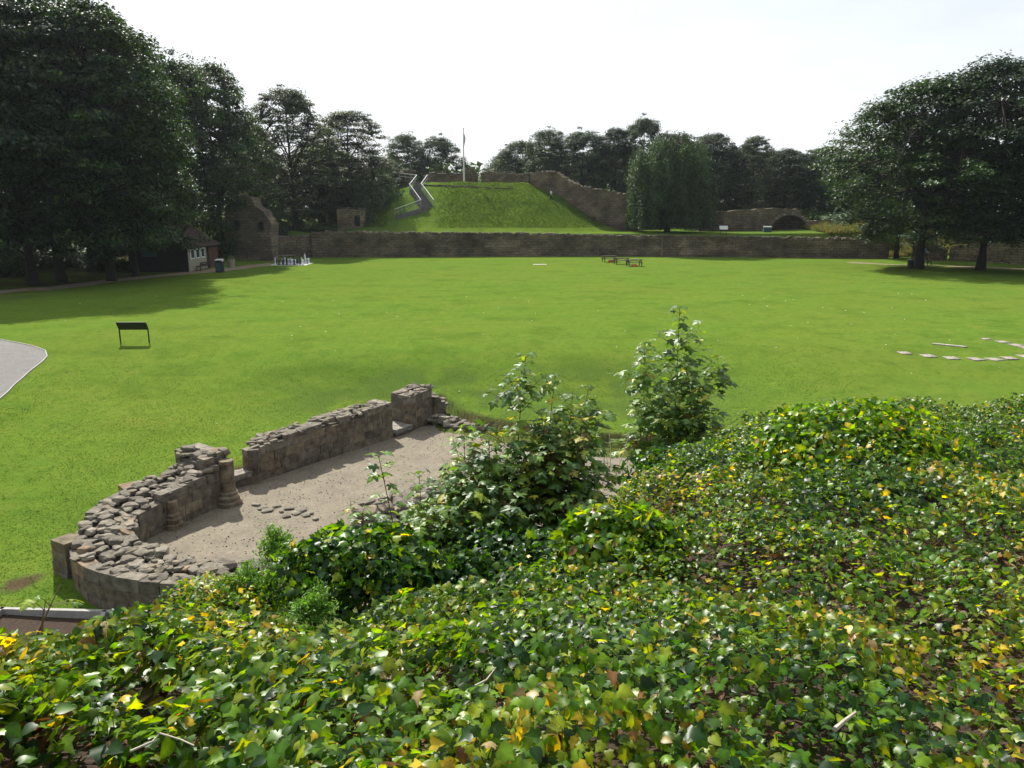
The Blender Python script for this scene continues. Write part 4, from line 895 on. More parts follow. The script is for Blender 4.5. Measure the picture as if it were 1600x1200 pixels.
def PZ(px, py, t): q = at(px, py, t); return q[2]
# long low curtain wall
p0 = P(489, 402.5, 0); p1 = P(800, 400.5, 0); p2 = P(1000, 400.5, 0); p3 = P(1250, 403, 0); p4 = P(1388, 404, 0)
fw, fc = ruin_wall('curtain_wall', 'long low stone wall running across the far end of the lawn', [p0, p1, p2, p3, p4], [PZ(489, 362, 104), PZ(800, 365, 105), PZ(1000, 369, 105), PZ(1250, 371, 102), PZ(1388, 374, 101)], -.3, 1.0, seg=.5, jag=.22)
a = Acc(); d_ = P(1051, 401, 0); a.box((d_[0], d_[1] - .0, 1.25), (2.9, .34, 2.7), col=(.9, .88, .85)); a.build('blocked_doorway', M['wall'], fw, loc=fc)
a = Acc(); a.box((d_[0] - 1.55, d_[1] - .02, 1.25), (.22, .42, 2.9), col=(1.4, 1.3, 1.2)); a.box((d_[0] + 1.55, d_[1] - .02, 1.25), (.22, .42, 2.9), col=(1.4, 1.3, 1.2)); a.box((d_[0], d_[1] - .02, 2.78), (3.3, .42, .2), col=(1.2, 1.1, 1.0)); a.build('door_surround', M['wall'], fw, loc=fc)
# a run on the left of it, further back
ruin_wall('ruined_wall', 'dark shaded wall behind the chess board under the tall tree', [P(425, 404, 0), P(489, 402, 0)], [2.6, 2.9], -.3, .8)
# right hand: low remains, sunlit wall
ruin_wall('ruined_wall', 'sunlit pale stone wall at the right edge behind the tree trunks', [P(1482, 407, 0), P(1540, 410, 0), P(1600, 414, 0), P(1700, 420, 0)], [PZ(1482, 386, 95), PZ(1540, 384, 92), PZ(1600, 380, 90), PZ(1700, 372, 86)], -.3, .9, 'wall_pale', seg=.5)
ruin_wall('low_wall', 'low remains of a wall in the opening between the two right walls', [P(1400, 396, .3), P(1475, 394, .3)], [1.5, 1.7], -.3, .8, jag=.3)
ruin_wall('ruined_wall', 'short dark wall end left of the right tree trunks', [(52.2, 101.5), (53.4, 96.5)], [2.8, 1.3], -.3, .8, jag=.3)

# motte walls
def gz(x, y): return float(ground(x, y))
def xof(px, y): return (px - 800) / 1200 * (y / (CP + (600 - 300) / 1200 * SP))
def top_at(px, py, y):          # z of image point at plan distance y
    d = ray(px, py); t = y / d[1]; return (d[0] * t, H + d[2] * t)
def wall_px(name, label, prof, ys_, zb, thick=1.0, **k):
    pts = []; tops = []
    for (px, py), y in zip(prof, ys_): x, z = top_at(px, py, y); pts.append((x, y)); tops.append(z)
    return ruin_wall(name, label, pts, tops, zb, thick, **k)
wall_px('ruined_wall', 'large ruined wall sloping down the right flank of the grass mound', [(828, 272), (845, 268), (868, 269), (885, 281), (905, 290), (930, 297), (960, 301), (1000, 308)], [126.5, 125.5, 124.5, 123.5, 122.5, 121.5, 120.5, 119.5], 2.4, 1.6, seg=.45, jag=.25, rs=.42)
o = Acc(); dx, dz_ = top_at(925, 345, 121.4); 
dd = thing('wall_doorway', 'small dark doorway in the ruined wall right of mound', 'doorway', (dx, 121.3, 3.2)); a = Acc(); a.box((0, -.12, .9), (.85, .3, 1.9)); a.build('opening', M['black'], dd)
a = Acc(); a.box((-.52, -.16, .9), (.2, .36, 1.95), col=(1, .95, .9)); a.box((.52, -.16, .9), (.2, .36, 1.95), col=(1, .95, .9)); a.box((0, -.16, 1.95), (1.3, .36, .2), col=(1, .95, .9)); a.build('surround', M['wall'], dd)
wall_px('ruined_wall', 'low wall along the mound top right of the flagpole', [(752, 272), (762, 268), (775, 270), (795, 270), (815, 272)], [134] * 5, 7, 1.2, jag=.5)
wall_px('ruined_wall', 'rounded stub of wall on mound top, nearest the slope', [(780, 283), (790, 274), (800, 271), (818, 274), (826, 272)], [129.5] * 5, 7, 1.2, jag=.3)
wall_px('ruined_wall', 'tall rounded stump of masonry just right of the flagpole', [(722, 270), (728, 262), (735, 259), (743, 262), (746, 274)], [131] * 5, 7, 2.2, jag=.3)
wall_px('ruined_wall', 'long low wall left of the flagpole on the mound top', [(662, 275), (675, 270), (695, 272), (710, 271), (724, 272)], [132] * 5, 7, 1.0, jag=.3)
wall_px('ruined_wall', 'short wall at head of the steps on the mound', [(624, 270), (636, 264), (648, 267)], [131] * 3, 7, 1.0, jag=.3)
wall_px('ruined_wall', 'square stub with a dark opening at the foot of left trees', [(526, 327), (545, 326), (556, 328), (568, 328)], [115.5] * 4, 2.2, 1.6, m='wall_pale', jag=.15)
a = Acc(); x_, z_ = top_at(558, 345, 115.2); a.box((0, 0, 0), (.75, .2, 1.5)); o = a.build('wall_opening', M['black']); o.location = (x_, 115.35, z_); tag(o, 'dark window opening in the square stub by the left trees', 'opening')
# arch wall
ax_l, _ = top_at(1092, 350, 118); ax_r, zt_ = top_at(1281, 326, 118); cx_, zs_ = top_at(1232, 366, 118)
ra = 2.75; aw = thing('arched_wall', 'stone wall with one wide rounded arch recess on terrace', 'ruined wall', (cx_, 118, 2.6)); 
a = Acc(); xsL = np.linspace(ax_l - cx_, -ra, 14); front = []
def atop(x):
    return np.interp(x + cx_, [top_at(q, 0, 118)[0] for q in (1092, 1120, 1160, 1170, 1190, 1230, 1275, 1283)], [top_at(0, q, 118)[1] for q in (352, 332, 330, 329, 328, 325, 327, 345)]) - 2.6
def archz(x): return math.sqrt(max(0, 1 - (x / ra) ** 2)) * 2.45 + .45 if abs(x) < ra else -.4
xs_ = np.concatenate([np.linspace(ax_l - cx_, -ra, 16), np.linspace(-ra, ra, 25)[1:-1], np.linspace(ra, ax_r - cx_, 8)])
V = []; F = []
for x in xs_:
    z0 = archz(x); z1 = max(atop(x) + rng.uniform(-.06, .06), z0 + .1)
    for y in (0, 1.4):
        for f in np.linspace(0, 1, 6): V.append((x, y + (N1.fbm(x, f * 3) - .5) * .15 * (y == 0), z0 + (z1 - z0) * f))
for i in range(len(xs_) - 1):
    b_ = i * 12; c_ = b_ + 12
    for j in range(5): F.append([b_ + j, c_ + j, c_ + j + 1, b_ + j + 1]); F.append([b_ + 6 + j, b_ + 7 + j, c_ + 7 + j, c_ + 6 + j])
    F.append([b_, b_ + 6, c_ + 6, c_]); F.append([b_ + 5, c_ + 5, c_ + 11, b_ + 11])
F += [[5, 4, 3, 2, 1, 0, 6, 7, 8, 9, 10, 11]]; e_ = (len(xs_) - 1) * 12; F += [[e_ + q for q in (0, 1, 2, 3, 4, 5, 11, 10, 9, 8, 7, 6)]]
V = np.array(V); st = N2.fbm(V[:, 0] * .4, V[:, 2] * .8); a.add(V, F, (.65 + .7 * st)[:, None] * np.array([1, .97, .94])); a.build('masonry', M['wall'], aw)
a = Acc(); a.box((0, 1.55, 1.2), (2 * ra + .4, .2, 3.4), col=(.6, .58, .55)); a.build('recess_back', M['wall'], aw)
a = Acc()
for k in range(21):
    th = math.pi * (k + .5) / 21; x = math.cos(th) * (ra + .15); z = math.sin(th) * (2.45 + .15) + .45; put(a, BLK, (x, -.05, z), (.42, .3, .36), 0, (0, -th), stcol(TOPC, [.3, .3, .2, .1, .1, 0]))
a.build('voussoirs', M['stone'], aw)

# left ruined tower fragment
tw = thing('ruined_tower', 'tall ruined tower fragment with a small window behind the hut', 'ruined tower', (*P(390, 409, 0), 0)); tl = np.array(tw.location)
yT = tl[1]
def tz(px, py): x, z = top_at(px, py, yT); return (x - tl[0], z)
prof = [tz(352, 409), tz(352, 330), tz(357, 312), tz(375, 305), tz(392, 310), tz(398, 322), tz(412, 330), tz(423, 350), tz(425, 409)]
bm = bmesh.new(); vs = [bm.verts.new((p[0], 0, p[1])) for p in prof]; f = bm.faces.new(vs); ex = bmesh.ops.extrude_face_region(bm, geom=[f]); bmesh.ops.translate(bm, vec=(0, 3.0, 0), verts=[v for v in ex['geom'] if isinstance(v, bmesh.types.BMVert)])
bmesh.ops.recalc_face_normals(bm, faces=bm.faces)
for ax in range(1, 14): bmesh.ops.bisect_plane(bm, geom=bm.verts[:] + bm.edges[:] + bm.faces[:], plane_co=(0, 0, ax * .55), plane_no=(0, 0, 1))
bm.verts.index_update(); V = np.array([v.co[:] for v in bm.verts]); V[:, 1] += (N1.fbm(V[:, 0] * 1.3, V[:, 2]) - .5) * .4; V[:, 0] += (N2.fbm(V[:, 1] * 1.3, V[:, 2] * 2) - .5) * .5
a = Acc(); a.add(V, [[v.index for v in f.verts] for f in bm.faces], (.6 + .7 * N2.fbm(V[:, 0] * .4, V[:, 2] * .8))[:, None] * np.ones(3)); bm.free(); a.build('masonry', M['wall'], tw)
for (px, py, w, h) in ((409, 353, .5, 1.0), (371, 352, .6, 1.1)):
    x, z = tz(px, py); a = Acc(); a.box((x, -.1, z), (w, .3, h)); a.build('window_opening', M['black'], tw)

# ------------------------------------------------------------------ motte steps, rails, flagpole
st = thing('mound_steps', 'zigzag steps with pale handrails climbing the left of the grass mound', 'steps', hit(672, 326)); sl = np.array(st.location)
def flight(a_, b_, n=14, w=1.5):
    a_ = np.array(a_, float); b_ = np.array(b_, float); ac = Acc(); d = b_ - a_; hd_ = np.array([d[0], d[1]]); L = np.linalg.norm(hd_); u = hd_ / L; ang = math.atan2(u[1], u[0])
    for k in range(n):
        f = (k + .5) / n; c = a_ + d * f; ac.box((c[0], c[1], c[2] - .35), (L / n + .02, w, .85), ang)
    ac.build('flight', M['tarmac'], st, loc=sl)
def rail(a_, b_, off, name='handrail', posts=4):
    a_ = np.array(a_, float) + off; b_ = np.array(b_, float) + off; up = np.array([0, 0, 1.0]); ac = Acc(); ac.tube([a_ + up, b_ + up], .05, 6)
    ac.build(name, M['white'], st, loc=sl); ac = Acc(); ac.tube([a_ + up * .5, b_ + up * .5], .03, 4)
    for k in range(posts): c = a_ + (b_ - a_) * k / (posts - 1); ac.tube([c - up * .3, c + up], .035, 5)
    ac.build('railing', M['steelgrey'], st, loc=sl)
q0 = hit(618, 340); q1 = hit(668, 326); q2 = hit(647, 291); q2 = np.array([top_at(649, 290, 122.5)[0], 122.5, 0]); q2[2] = gz(q2[0], q2[1]) + .25
q1[2] += .25; q0[2] += .2; q3 = np.array([top_at(659, 278, 128)[0], 128.0, 0]); q3[2] = gz(q3[0], q3[1]) + .3
flight(q0, q1, 12); flight(q1, q2, 22, 1.9); flight(q2, q3, 10)
rail(q1, q2, np.array([-.95, 0, 0]), posts=9); rail(q1, q2, np.array([.95, 0, 0]), posts=9); rail(q2, q3, np.array([-.8, 0, 0])); rail(q2, q3, np.array([.9, 0, 0])); rail(q0, q1 + np.array([-.9, 0, 0]), np.array([0, -.75, 0]), posts=8); rail(q3 + np.array([-3.6, 0, .3]), q3 + np.array([-.8, 0, 0]), np.array([0, 0, 0]))
fx, fz = top_at(725, 284, 127.5); _, ftz = top_at(725, 202, 127.5); g0 = gz(fx, 127.5)
fp = thing('flagpole', 'white flagpole with a furled flag on top of the mound', 'flagpole', (fx, 127.5, g0)); hgt = ftz - g0
a = Acc(); a.tube([(0, 0, -.2), (0, 0, hgt * .5), (0, 0, hgt)], [.13, .11, .07], 8); a.build('pole', M['white'], fp)
a = Acc(); a.lathe([(.01, hgt), (.13, hgt + .08), (.12, hgt + .18), (.01, hgt + .24)], (0, 0, 0), 8); a.build('finial', M['white'], fp)
a = Acc(); zz = np.linspace(0, 1, 10); V = []
for z in zz: 
    for u in np.linspace(0, 1, 4): V.append((.1 + u * (.12 + .1 * math.sin(z * 5)) , .09 * math.sin(u * 6 + z * 4), hgt - .6 - z * 1.9 - u * .25))
F = [[i * 4 + j, i * 4 + j + 1, (i + 1) * 4 + j + 1, (i + 1) * 4 + j] for i in range(9) for j in range(3)]; a.add(V, F); a.build('flag', M['flag'], fp)
# sunken turf scar across mound top
a = Acc()
for k in range(75):
    f = rng.random(); px = 655 + f * 145; py = 289 + 6 * f + rng.normal() * .7; h_ = hit(px, py); put(a, RUB, h_ + np.array([0, 0, .02]), (.8, .4, .14), rng.uniform(-.3, .3), (0, 0), np.array([.10, .09, .07]) * rng.uniform(.6, 1.4))
tag(a.build('rubble_heap', M['stone']), 'dark line of exposed stone curving round mound crest', 'stones')
# info boards
def lectern(label, px, py, w, h, m, tilt, rz=0, hh=1.0, onf=None):
    p = hit(px, py); t = thing('information_sign', label, 'sign', p, rz)
    for s_ in (-1, 1): a = Acc(); a.tube([(s_ * w * .35, 0, -.1), (s_ * w * .35, 0, hh)], .04, 6); a.build('leg', M['black'], t)
    a = Acc(); a.box((0, -.03, hh + h * .2), (w, .05, h), rx=tilt); a.build('panel', M[m], t)
    a = Acc(); a.box((0, .01, hh + h * .2), (w + .1, .04, h + .08), rx=tilt); a.build('panel_frame', M['black'], t)
lectern('white information panel above the far wall left of the arch', 1130, 366.5, 1.15, .55, 'white', R(-25), 0, .75)
lectern('blue tilted information panel by the opening in the right walls', 1453, 406, 1.3, .9, 'bluepanel', R(-52), R(-10), .95)
p = at(1181, 367, 117); t = thing('info_lectern', 'grey green box sign at the foot of the arch wall', 'sign', (p[0], 114, gz(p[0], 114))); a = Acc(); a.box((0, 0, .35), (1.1, .5, .7)); a.build('body', M['teal'], t); a = Acc(); a.box((0, -.05, .75), (1.2, .6, .08), rx=R(15)); a.build('top', M['steelgrey'], t)

# ------------------------------------------------------------------ people
def skin_mesh(name, verts, edges, radii, m, parent):
    me = bpy.data.meshes.new(name); me.from_pydata([tuple(v) for v in verts], edges, []); o = bpy.data.objects.new(name, me); COL.objects.link(o); o.parent = parent
    md = o.modifiers.new('skin', 'SKIN'); md.use_smooth_shade = True
    for i, r_ in enumerate(radii): me.skin_vertices[0].data[i].radius = (r_, r_ * (.72 if i < 0 else 1))
    me.skin_vertices[0].data[0].use_root = True
    o.modifiers.new('sub', 'SUBSURF').levels = 1; o.modifiers['sub'].render_levels = 2; me.materials.append(m); return o
def person(label, loc, rz, shirt, scale=1.0, stride=.15):
    t = thing('person', label, 'person', loc, rz); t.scale = (scale,) * 3
    J = [(0, 0, .95), (0, 0, 1.15), (0, 0, 1.38), (0, 0, 1.5), (0, .01, 1.58), (0, .01, 1.70),
         (-.09, 0, .88), (-.1, stride * .5, .50), (-.1, stride * .9, .08), (-.1, stride * .9 - .16, .04), (.09, 0, .88), (.1, -stride * .6, .50), (.1, -stride, .08), (.1, -stride - .16, .04),
         (-.19, 0, 1.40), (-.25, -.03, 1.12), (-.26, -.1, .88), (-.26, -.12, .80), (.19, 0, 1.40), (.25, .04, 1.12), (.26, -.05, .88), (.26, -.07, .80)]
    E = [(0, 1), (1, 2), (2, 3), (3, 4), (4, 5), (0, 6), (6, 7), (7, 8), (8, 9), (0, 10), (10, 11), (11, 12), (12, 13), (2, 14), (14, 15), (15, 16), (16, 17), (2, 18), (18, 19), (19, 20), (20, 21)]
    Rr = [.14, .13, .15, .06, .08, .085, .09, .06, .045, .04, .09, .06, .045, .04, .06, .045, .035, .03, .06, .045, .035, .03]
    skin_mesh('body', J, E, Rr, M['skin'], t)
    for q in (-1, 1):                       # fingers on both hands
        a = Acc(); hx_ = q * .26; hy_ = -.12 if q < 0 else -.07
        for k in range(4): a.tube([(hx_, hy_ - .03 + k * .02, .79), (hx_, hy_ - .035 + k * .02, .74), (hx_ - q * .01, hy_ - .04 + k * .02, .71 + .008 * abs(k - 1.5))], [.009, .008, .006], 6)
        a.tube([(hx_, hy_ - .03, .82), (hx_ - q * .02, hy_ - .06, .78)], [.01, .007], 6); a.build('fingers', M['skin'], t)
    skin_mesh('shirt', [J[i] for i in (0, 1, 2, 14, 15, 18, 19)], [(0, 1), (1, 2), (2, 3), (3, 4), (2, 5), (5, 6)], [.165, .155, .175, .085, .065, .085, .065], M[shirt], t)
    skin_mesh('trousers', [J[i] for i in (0, 6, 7, 8, 10, 11, 12)], [(0, 1), (1, 2), (2, 3), (0, 4), (4, 5), (5, 6)], [.155, .11, .08, .065, .11, .08, .065], M['trouser'], t)
    a = Acc(); a.lathe([(.02, 1.58), (.09, 1.6), (.105, 1.68), (.10, 1.75), (.06, 1.80), (.01, 1.81)], (0, .025, 0), 10); a.build('hair', M['hair'], t, smooth=True)
    a = Acc(); a.tube([(0, -.075, 1.68), (0, -.105, 1.655), (0, -.08, 1.645)], [.008, .014, .006], 6); a.build('nose', M['skin'], t)
    return t
p = hit(560, 400.5); person('person in pale blue top standing at the far wall', (p[0], p[1], p[2]), R(20), 'shirtblue')
p = hit(861, 314); person('person in white top on the path down the right flank of the mound', (p[0], p[1], p[2] - .05), R(60), 'shirtwhite')

# ------------------------------------------------------------------ trees
LEAFQ = [(np.array([(0, 0, 0), (.32, .45, .06), (0, 1, -.12), (-.32, .45, .06)]), np.array([[0, 1, 2], [0, 2, 3]]), np.array([.9, 1, 1.1, 1])),
         (np.array([(0, 0, 0), (.5, .25, .1), (.2, .6, 0), (0, 1, -.2), (-.25, .55, .0), (-.45, .3, .12)]), np.array([[0, 1, 2], [0, 2, 3], [0, 3, 4], [0, 4, 5]]), np.array([.9, 1, 1, 1.1, 1, 1]))]
def make_tree(seed, Ht=20., Rc=8., base=.12, clumps=370, per=125, leaf=.29, cols=((.05, .10, .022), (.07, .13, .03), (.035, .075, .02)), flat=.72, open_=.0, shape='dome', trunk_r=.31, clump_r=1.55):
    r = np.random.default_rng(seed); tr = Acc(); cw = Acc()
    # envelope
    def env(h, a):
        if shape == 'dome': e_ = math.sqrt(max(0, 1 - ((h - .38) / .62) ** 2)) if h > .38 else (.72 + .28 * (h / .38))
        elif shape == 'tall': e_ = math.sin(math.pi * min(1, max(.04, h * .85 + .1))) ** .7
        else: e_ = math.sqrt(max(0, 1 - (h - .25) ** 2 / .6))
        return e_ * (.52 + .92 * N1.fbm(a * 1.1 + seed * 3.7, h * 2.6 + seed, 3))
    z0 = Ht * base; lean = r.normal(size=2) * .35; cen = []
    tp = np.array([(0, 0, -.4), (lean[0] * .1, lean[1] * .1, Ht * .1), (lean[0] * .4, lean[1] * .4, Ht * .3), (lean[0], lean[1], Ht * .55), (lean[0] * 1.3, lean[1] * 1.6, Ht * .85)])
    tr.tube(tp, [trunk_r * 1.7, trunk_r, trunk_r * .82, trunk_r * .5, .06], 10)
    limbs = []
    for k in range(16):
        a = k * 2.4 + r.normal() * .3; h = .1 + .75 * (k / 16) + r.uniform(-.05, .05); zr = z0 * .8 + (Ht - z0) * h * .55; st_ = np.array([np.interp(zr, tp[:, 2], tp[:, 0]), np.interp(zr, tp[:, 2], tp[:, 1]), zr])
        rad = Rc * env(h, a) * .72; en = np.array([math.cos(a) * rad, math.sin(a) * rad, z0 + (Ht - z0) * h]); md = (st_ + en) / 2 + np.array([0, 0, .6]) + r.normal(size=3) * .4
        pts = np.array([st_, st_ * .5 + md * .5 + r.normal(size=3) * .15, md, md * .4 + en * .6 + r.normal(size=3) * .2, en]); tr.tube(pts, [trunk_r * .42, trunk_r * .33, trunk_r * .25, trunk_r * .16, .05], 6); limbs.append(pts)
    LP = np.concatenate(limbs)
    for k in range(clumps):
        h = r.random() ** .85; a = r.random() * 6.283; q = (r.random() ** (.28 if open_ < .5 else .4)); rad = Rc * env(h, a) * q
        c = np.array([math.cos(a) * rad + lean[0] * h, math.sin(a) * rad + lean[1] * h, z0 + (Ht - z0) * h * .97])
        if shape == 'dome' and h < .2 and q > .8: c[2] -= r.uniform(0, .8)
        j = np.argmin(np.linalg.norm(LP - c, axis=1)); s_ = LP[j]; 
        tr.tube([s_, (s_ + c) / 2 + r.normal(size=3) * .25, c], [.07, .045, .02], 4, cap=False)
        sprig = k % 6 == 0
        if sprig: c = c + (c - np.array([0, 0, z0 + (Ht - z0) * .35])) * r.uniform(.02, .10)
        n = int(per * r.uniform(.5, 1.4) * (.4 if sprig else 1)); cr_ = clump_r * r.uniform(.5, 1.3) * (.5 if sprig else 1)
        d = r.normal(size=(n, 3)); d /= np.linalg.norm(d, axis=1, keepdims=True); d[:, 2] = np.where(d[:, 2] < -.2, -d[:, 2] * .5, d[:, 2])
        p = c + d * (r.random((n, 1)) ** .45) * cr_ * np.array([1, 1, flat]); p[:, 2] -= .10 * (np.linalg.norm(p[:, :2] - c[:2], axis=1) / cr_) ** 2 * cr_ * .5
        nr = np.array([0, 0, 1.]) * 1.0 + d * .5 + r.normal(size=(n, 3)) * .4; hd = d + np.array([0, 0, -.4]) + r.normal(size=(n, 3)) * .4
        cc = np.array(cols)[r.integers(len(cols), size=n)] * r.uniform(.7, 1.3, (n, 1)) * r.uniform(.75, 1.25)
        scatter(cw, LEAFQ, p, nr, hd, leaf * r.uniform(.6, 1.4, n), cc, r)
    return tr, cw
def weeping(seed, Ht=13.5, Rc=6.2):
    r = np.random.default_rng(seed); tr = Acc(); cw = Acc(); tr.tube([(0, 0, -.4), (.2, 0, 3), (-.1, .2, 7), (.1, 0, 11.5)], [.5, .38, .3, .08], 10)
    K = 120
    for k in range(K):
        outer = k < 62; a = k * 2.39996 + r.normal() * .1; rad = Rc * (r.uniform(.78, 1.04) if outer else .8 * r.random() ** .5) * (.86 + .25 * N1(a * 1.5, seed)); topz = Ht * (1 - .24 * (rad / Rc) ** 3 - .34 * r.random() ** 1.5); bot = r.choice([r.uniform(.2, 1.0), r.uniform(2, 6.5)], p=[.62, .38])
        x, y = math.cos(a) * rad, math.sin(a) * rad; tr.tube([(0, 0, min(topz, 8) * .8 + 1), (x * .5, y * .5, topz + .5), (x, y, topz)], [.10, .07, .03], 5, cap=False)
        sway = r.normal(size=2) * .25; W2 = r.uniform(.38, .75); tone = r.uniform(.65, 1.4); n = int((topz - bot) * 105 * W2 / .55); f = r.random(n) ** .85
        w = W2 * (1 - .55 * f) + .12; knots = .75 + .5 * N2(f * 7, np.full(n, k * 1.3)); p = np.stack([x + r.normal(size=n) * w * .6 * knots + sway[0] * f * 2 - math.cos(a) * (1 - f) * .3, y + r.normal(size=n) * w * .6 * knots + sway[1] * f * 2, topz + .35 - f * (topz - bot) - .25 * np.abs(r.normal(size=n)) * w], 1)
        nr = r.normal(size=(n, 3)) * .7 + np.array([math.cos(a) * .7, math.sin(a) * .7, .5]); hd = np.tile([0, 0, -1.], (n, 1)) + r.normal(size=(n, 3)) * .35
        cc = np.array([(.04, .075, .026), (.058, .10, .032), (.025, .05, .022)])[r.integers(3, size=n)] * r.uniform(.7, 1.3, (n, 1)) * tone; scatter(cw, LEAFQ, p, nr, hd, .25 * r.uniform(.6, 1.3, n), cc, r)
    return tr, cw
def bushmesh(seed, leaf=.24):
    r = np.random.default_rng(seed); tr = Acc(); cw = Acc()
    for k in range(60):
        d = r.normal(size=3); d /= np.linalg.norm(d); d[2] = abs(d[2]); c = d * r.random() ** .4 * np.array([1, 1, .85]) * (1.9 + .9 * N1(d[0] * 2 + seed, d[1] * 2)) + np.array([0, 0, .35]); tr.tube([(c[0] * .1, c[1] * .1, -.2), c * .5, c], [.05, .03, .015], 4, cap=False)
        n = 70; p = c + r.normal(size=(n, 3)) * np.array([.38, .38, .28]); scatter(cw, LEAFQ, p, r.normal(size=(n, 3)) * .5 + d * .5 + np.array([0, 0, .8]), r.normal(size=(n, 3)), leaf * r.uniform(.5, 1.2, n), np.array([(.035, .068, .018)]) * r.uniform(.6, 1.5, (n, 1)), r)
    return tr, cw
PROTO = {}
def proto(key, gen, name):
    tr, cw = gen; t = thing(name, 'x', 'tree'); tr.build('trunk', M['bark'], t, smooth=True); c = cw.build('crown', M['leaf'], t)
    PROTO[key] = [t, False]
GY = ((.027, .06, .014), (.046, .09, .017), (.016, .038, .012)); OL = ((.048, .075, .026), (.07, .095, .03), (.03, .052, .022)); BL_ = ((.015, .036, .015), (.023, .05, .018), (.011, .026, .013))
proto('a', make_tree(11, cols=GY), 'broadleaf_tree'); proto('b', make_tree(12, cols=BL_, clumps=400), 'broadleaf_tree'); proto('c', make_tree(13, cols=GY, clumps=380, shape='round'), 'broadleaf_tree')
proto('t', make_tree(14, Rc=6.5, base=.1, cols=OL, clumps=430, per=95, shape='tall', open_=1, clump_r=1.15, leaf=.24, trunk_r=.33), 'airy_tree')
proto('f', make_tree(15, Rc=8.5, base=.15, cols=GY, clumps=420, per=135, leaf=.28, clump_r=1.55, flat=.8), 'layered_tree')
proto('g', make_tree(19, Rc=8.5, base=.17, cols=BL_, clumps=460, per=135, leaf=.28, clump_r=1.5, flat=.85), 'layered_tree')
proto('w', weeping(16), 'weeping_tree'); proto('s', bushmesh(17), 'shrub'); proto('u', bushmesh(18), 'shrub')
def place(key, px, t, top_py, wpx, label, cat='tree', group=None, rz=None, H0=20., W0=17., yz=None):
    x = (px - 800) / 1200 * t; y = t * 1.0; z = gz(x, y) if yz is None else yz; ztop = PZ(px, top_py, t); sz = (ztop - z) / H0; sx = wpx / 1200 * t / W0
    pr_ = PROTO[key]; rz = rng.random() * 6.28 if rz is None else rz
    if not pr_[1]: o = pr_[0]; pr_[1] = True; o.location = (x, y, z); o.rotation_euler = (0, 0, rz); o.scale = (sx, sx, sz)
    else: o = dup(pr_[0], (x, y, z), rz, (sx, sx, sz))
    o['label'] = label; o['category'] = cat
    if group: o['group'] = group
    elif 'group' in o: del o['group']
    return o
TG = 'large trees at the left edge'
for a_ in [('a', -75, 61, 0, 300, 'huge dark tree cut by the left edge of the photo'), ('b', 55, 66, 3, 330, 'huge dark tree leftmost of those whose trunk is in view'), ('c', 100, 69, 12, 300, 'dark tree second from left with trunk beside the first'),
           ('a', 178, 69, 22, 290, 'dark tree with slanting trunk just left of the hut'), ('a', 216, 74, 66, 215, 'dark tree with trunk nearest the hut gable'), ('b', 150, 84, 40, 260, 'dark tree behind the others at left'),
           ('c', 20, 80, 25, 260, 'dark tree in the second row at far left')]:
    place(*a_, group=TG)
place('a', 292, 92, 104, 190, 'dark tree rising directly behind the hut'); place('c', 355, 100, 114, 185, 'sunlit topped tree behind the ruined tower'); place('t', 412, 118, 198, 140, 'thin tree in the dip right of the ruined tower')
place('t', 470, 112, 148, 180, 'tallest airy tree behind the chess board'); place('t', 550, 126, 180, 175, 'airy broad tree left of the mound steps'); place('t', 512, 122, 225, 160, 'low dense tree between the two airy trees'); place('b', 505, 130, 222, 120, 'dark tree filling behind the two airy trees'); place('a', 590, 134, 246, 110, 'dark low tree just left of the mound head'); place('c', 425, 130, 232, 110, 'dark tree beyond the dip right of the ruined tower'); place('u', 598, 124, 262, 95, 'dark ivy clad bush beside the mound steps', 'bush', H0=3.0, W0=5.5, yz=4.0)
place('s', 575, 119, 300, 75, 'dark bush at the left foot of mound', 'bush', H0=3.0, W0=5.5, yz=3.0)
place('c', 634, 165, 214, 82, 'rounded tree on skyline, left of the pair near the flagpole'); place('a', 690, 165, 218, 84, 'rounded tree on skyline, right of the pair near the flagpole')
RG = 'row of trees behind the arch wall'
for a_ in [('f', 812, 158, 226, 90, 'thin low tree at left end of the tree row right of mound'), ('c', 850, 150, 208, 95, 'rounded tree second in the row right of the mound'), ('a', 905, 146, 209, 110, 'broad rounded tree above sloping ruined wall'), ('b', 955, 146, 206, 100, 'dark tree just left of weeping tree'),
           ('a', 1000, 150, 190, 95, 'tallest crown rising behind the weeping tree'), ('c', 1055, 138, 212, 100, 'tree directly behind the weeping tree right side'), ('b', 1105, 134, 214, 110, 'dark broad tree right of the weeping tree'), ('t', 1162, 132, 217, 95, 'pointed tree above the left part of the arch wall'),
           ('g', 1215, 136, 238, 100, 'flat topped tree above the arch'), ('f', 1268, 136, 234, 110, 'open tree with sky gaps right of the arch'), ('b', 1325, 140, 240, 110, 'tree at right end of row behind the arch wall'), ('c', 1390, 135, 250, 110, 'distant tree seen under the right trees'), ('g', 1140, 150, 235, 120, 'dark tree in second row behind the arch wall')]:
    place(*a_, group=RG)
for i, (px, t, py, w, k, lb) in enumerate([(790, 168, 246, 90, 'b', 'left end of the back row right of the flagpole'), (870, 165, 238, 110, 'b', 'second in the back row right of the flagpole'), (935, 165, 234, 110, 'c', 'third in the back row, above the sloping ruined wall'), (1025, 165, 236, 110, 'b', 'back row tree hidden mostly by weeping tree'),
        (1085, 160, 228, 110, 'c', 'back row tree right of the weeping tree'), (1190, 160, 240, 110, 'b', 'back row tree between the pointed and the flat topped tree'), (1245, 160, 244, 110, 'a', 'back row tree above the arch'), (1300, 155, 244, 120, 'b', 'back row tree right of the arch'), (1360, 150, 246, 110, 'a', 'back row tree beside the big right trees')]):
    place(k, px, t, py, w, 'dark ' + lb, group='back row of dark trees')
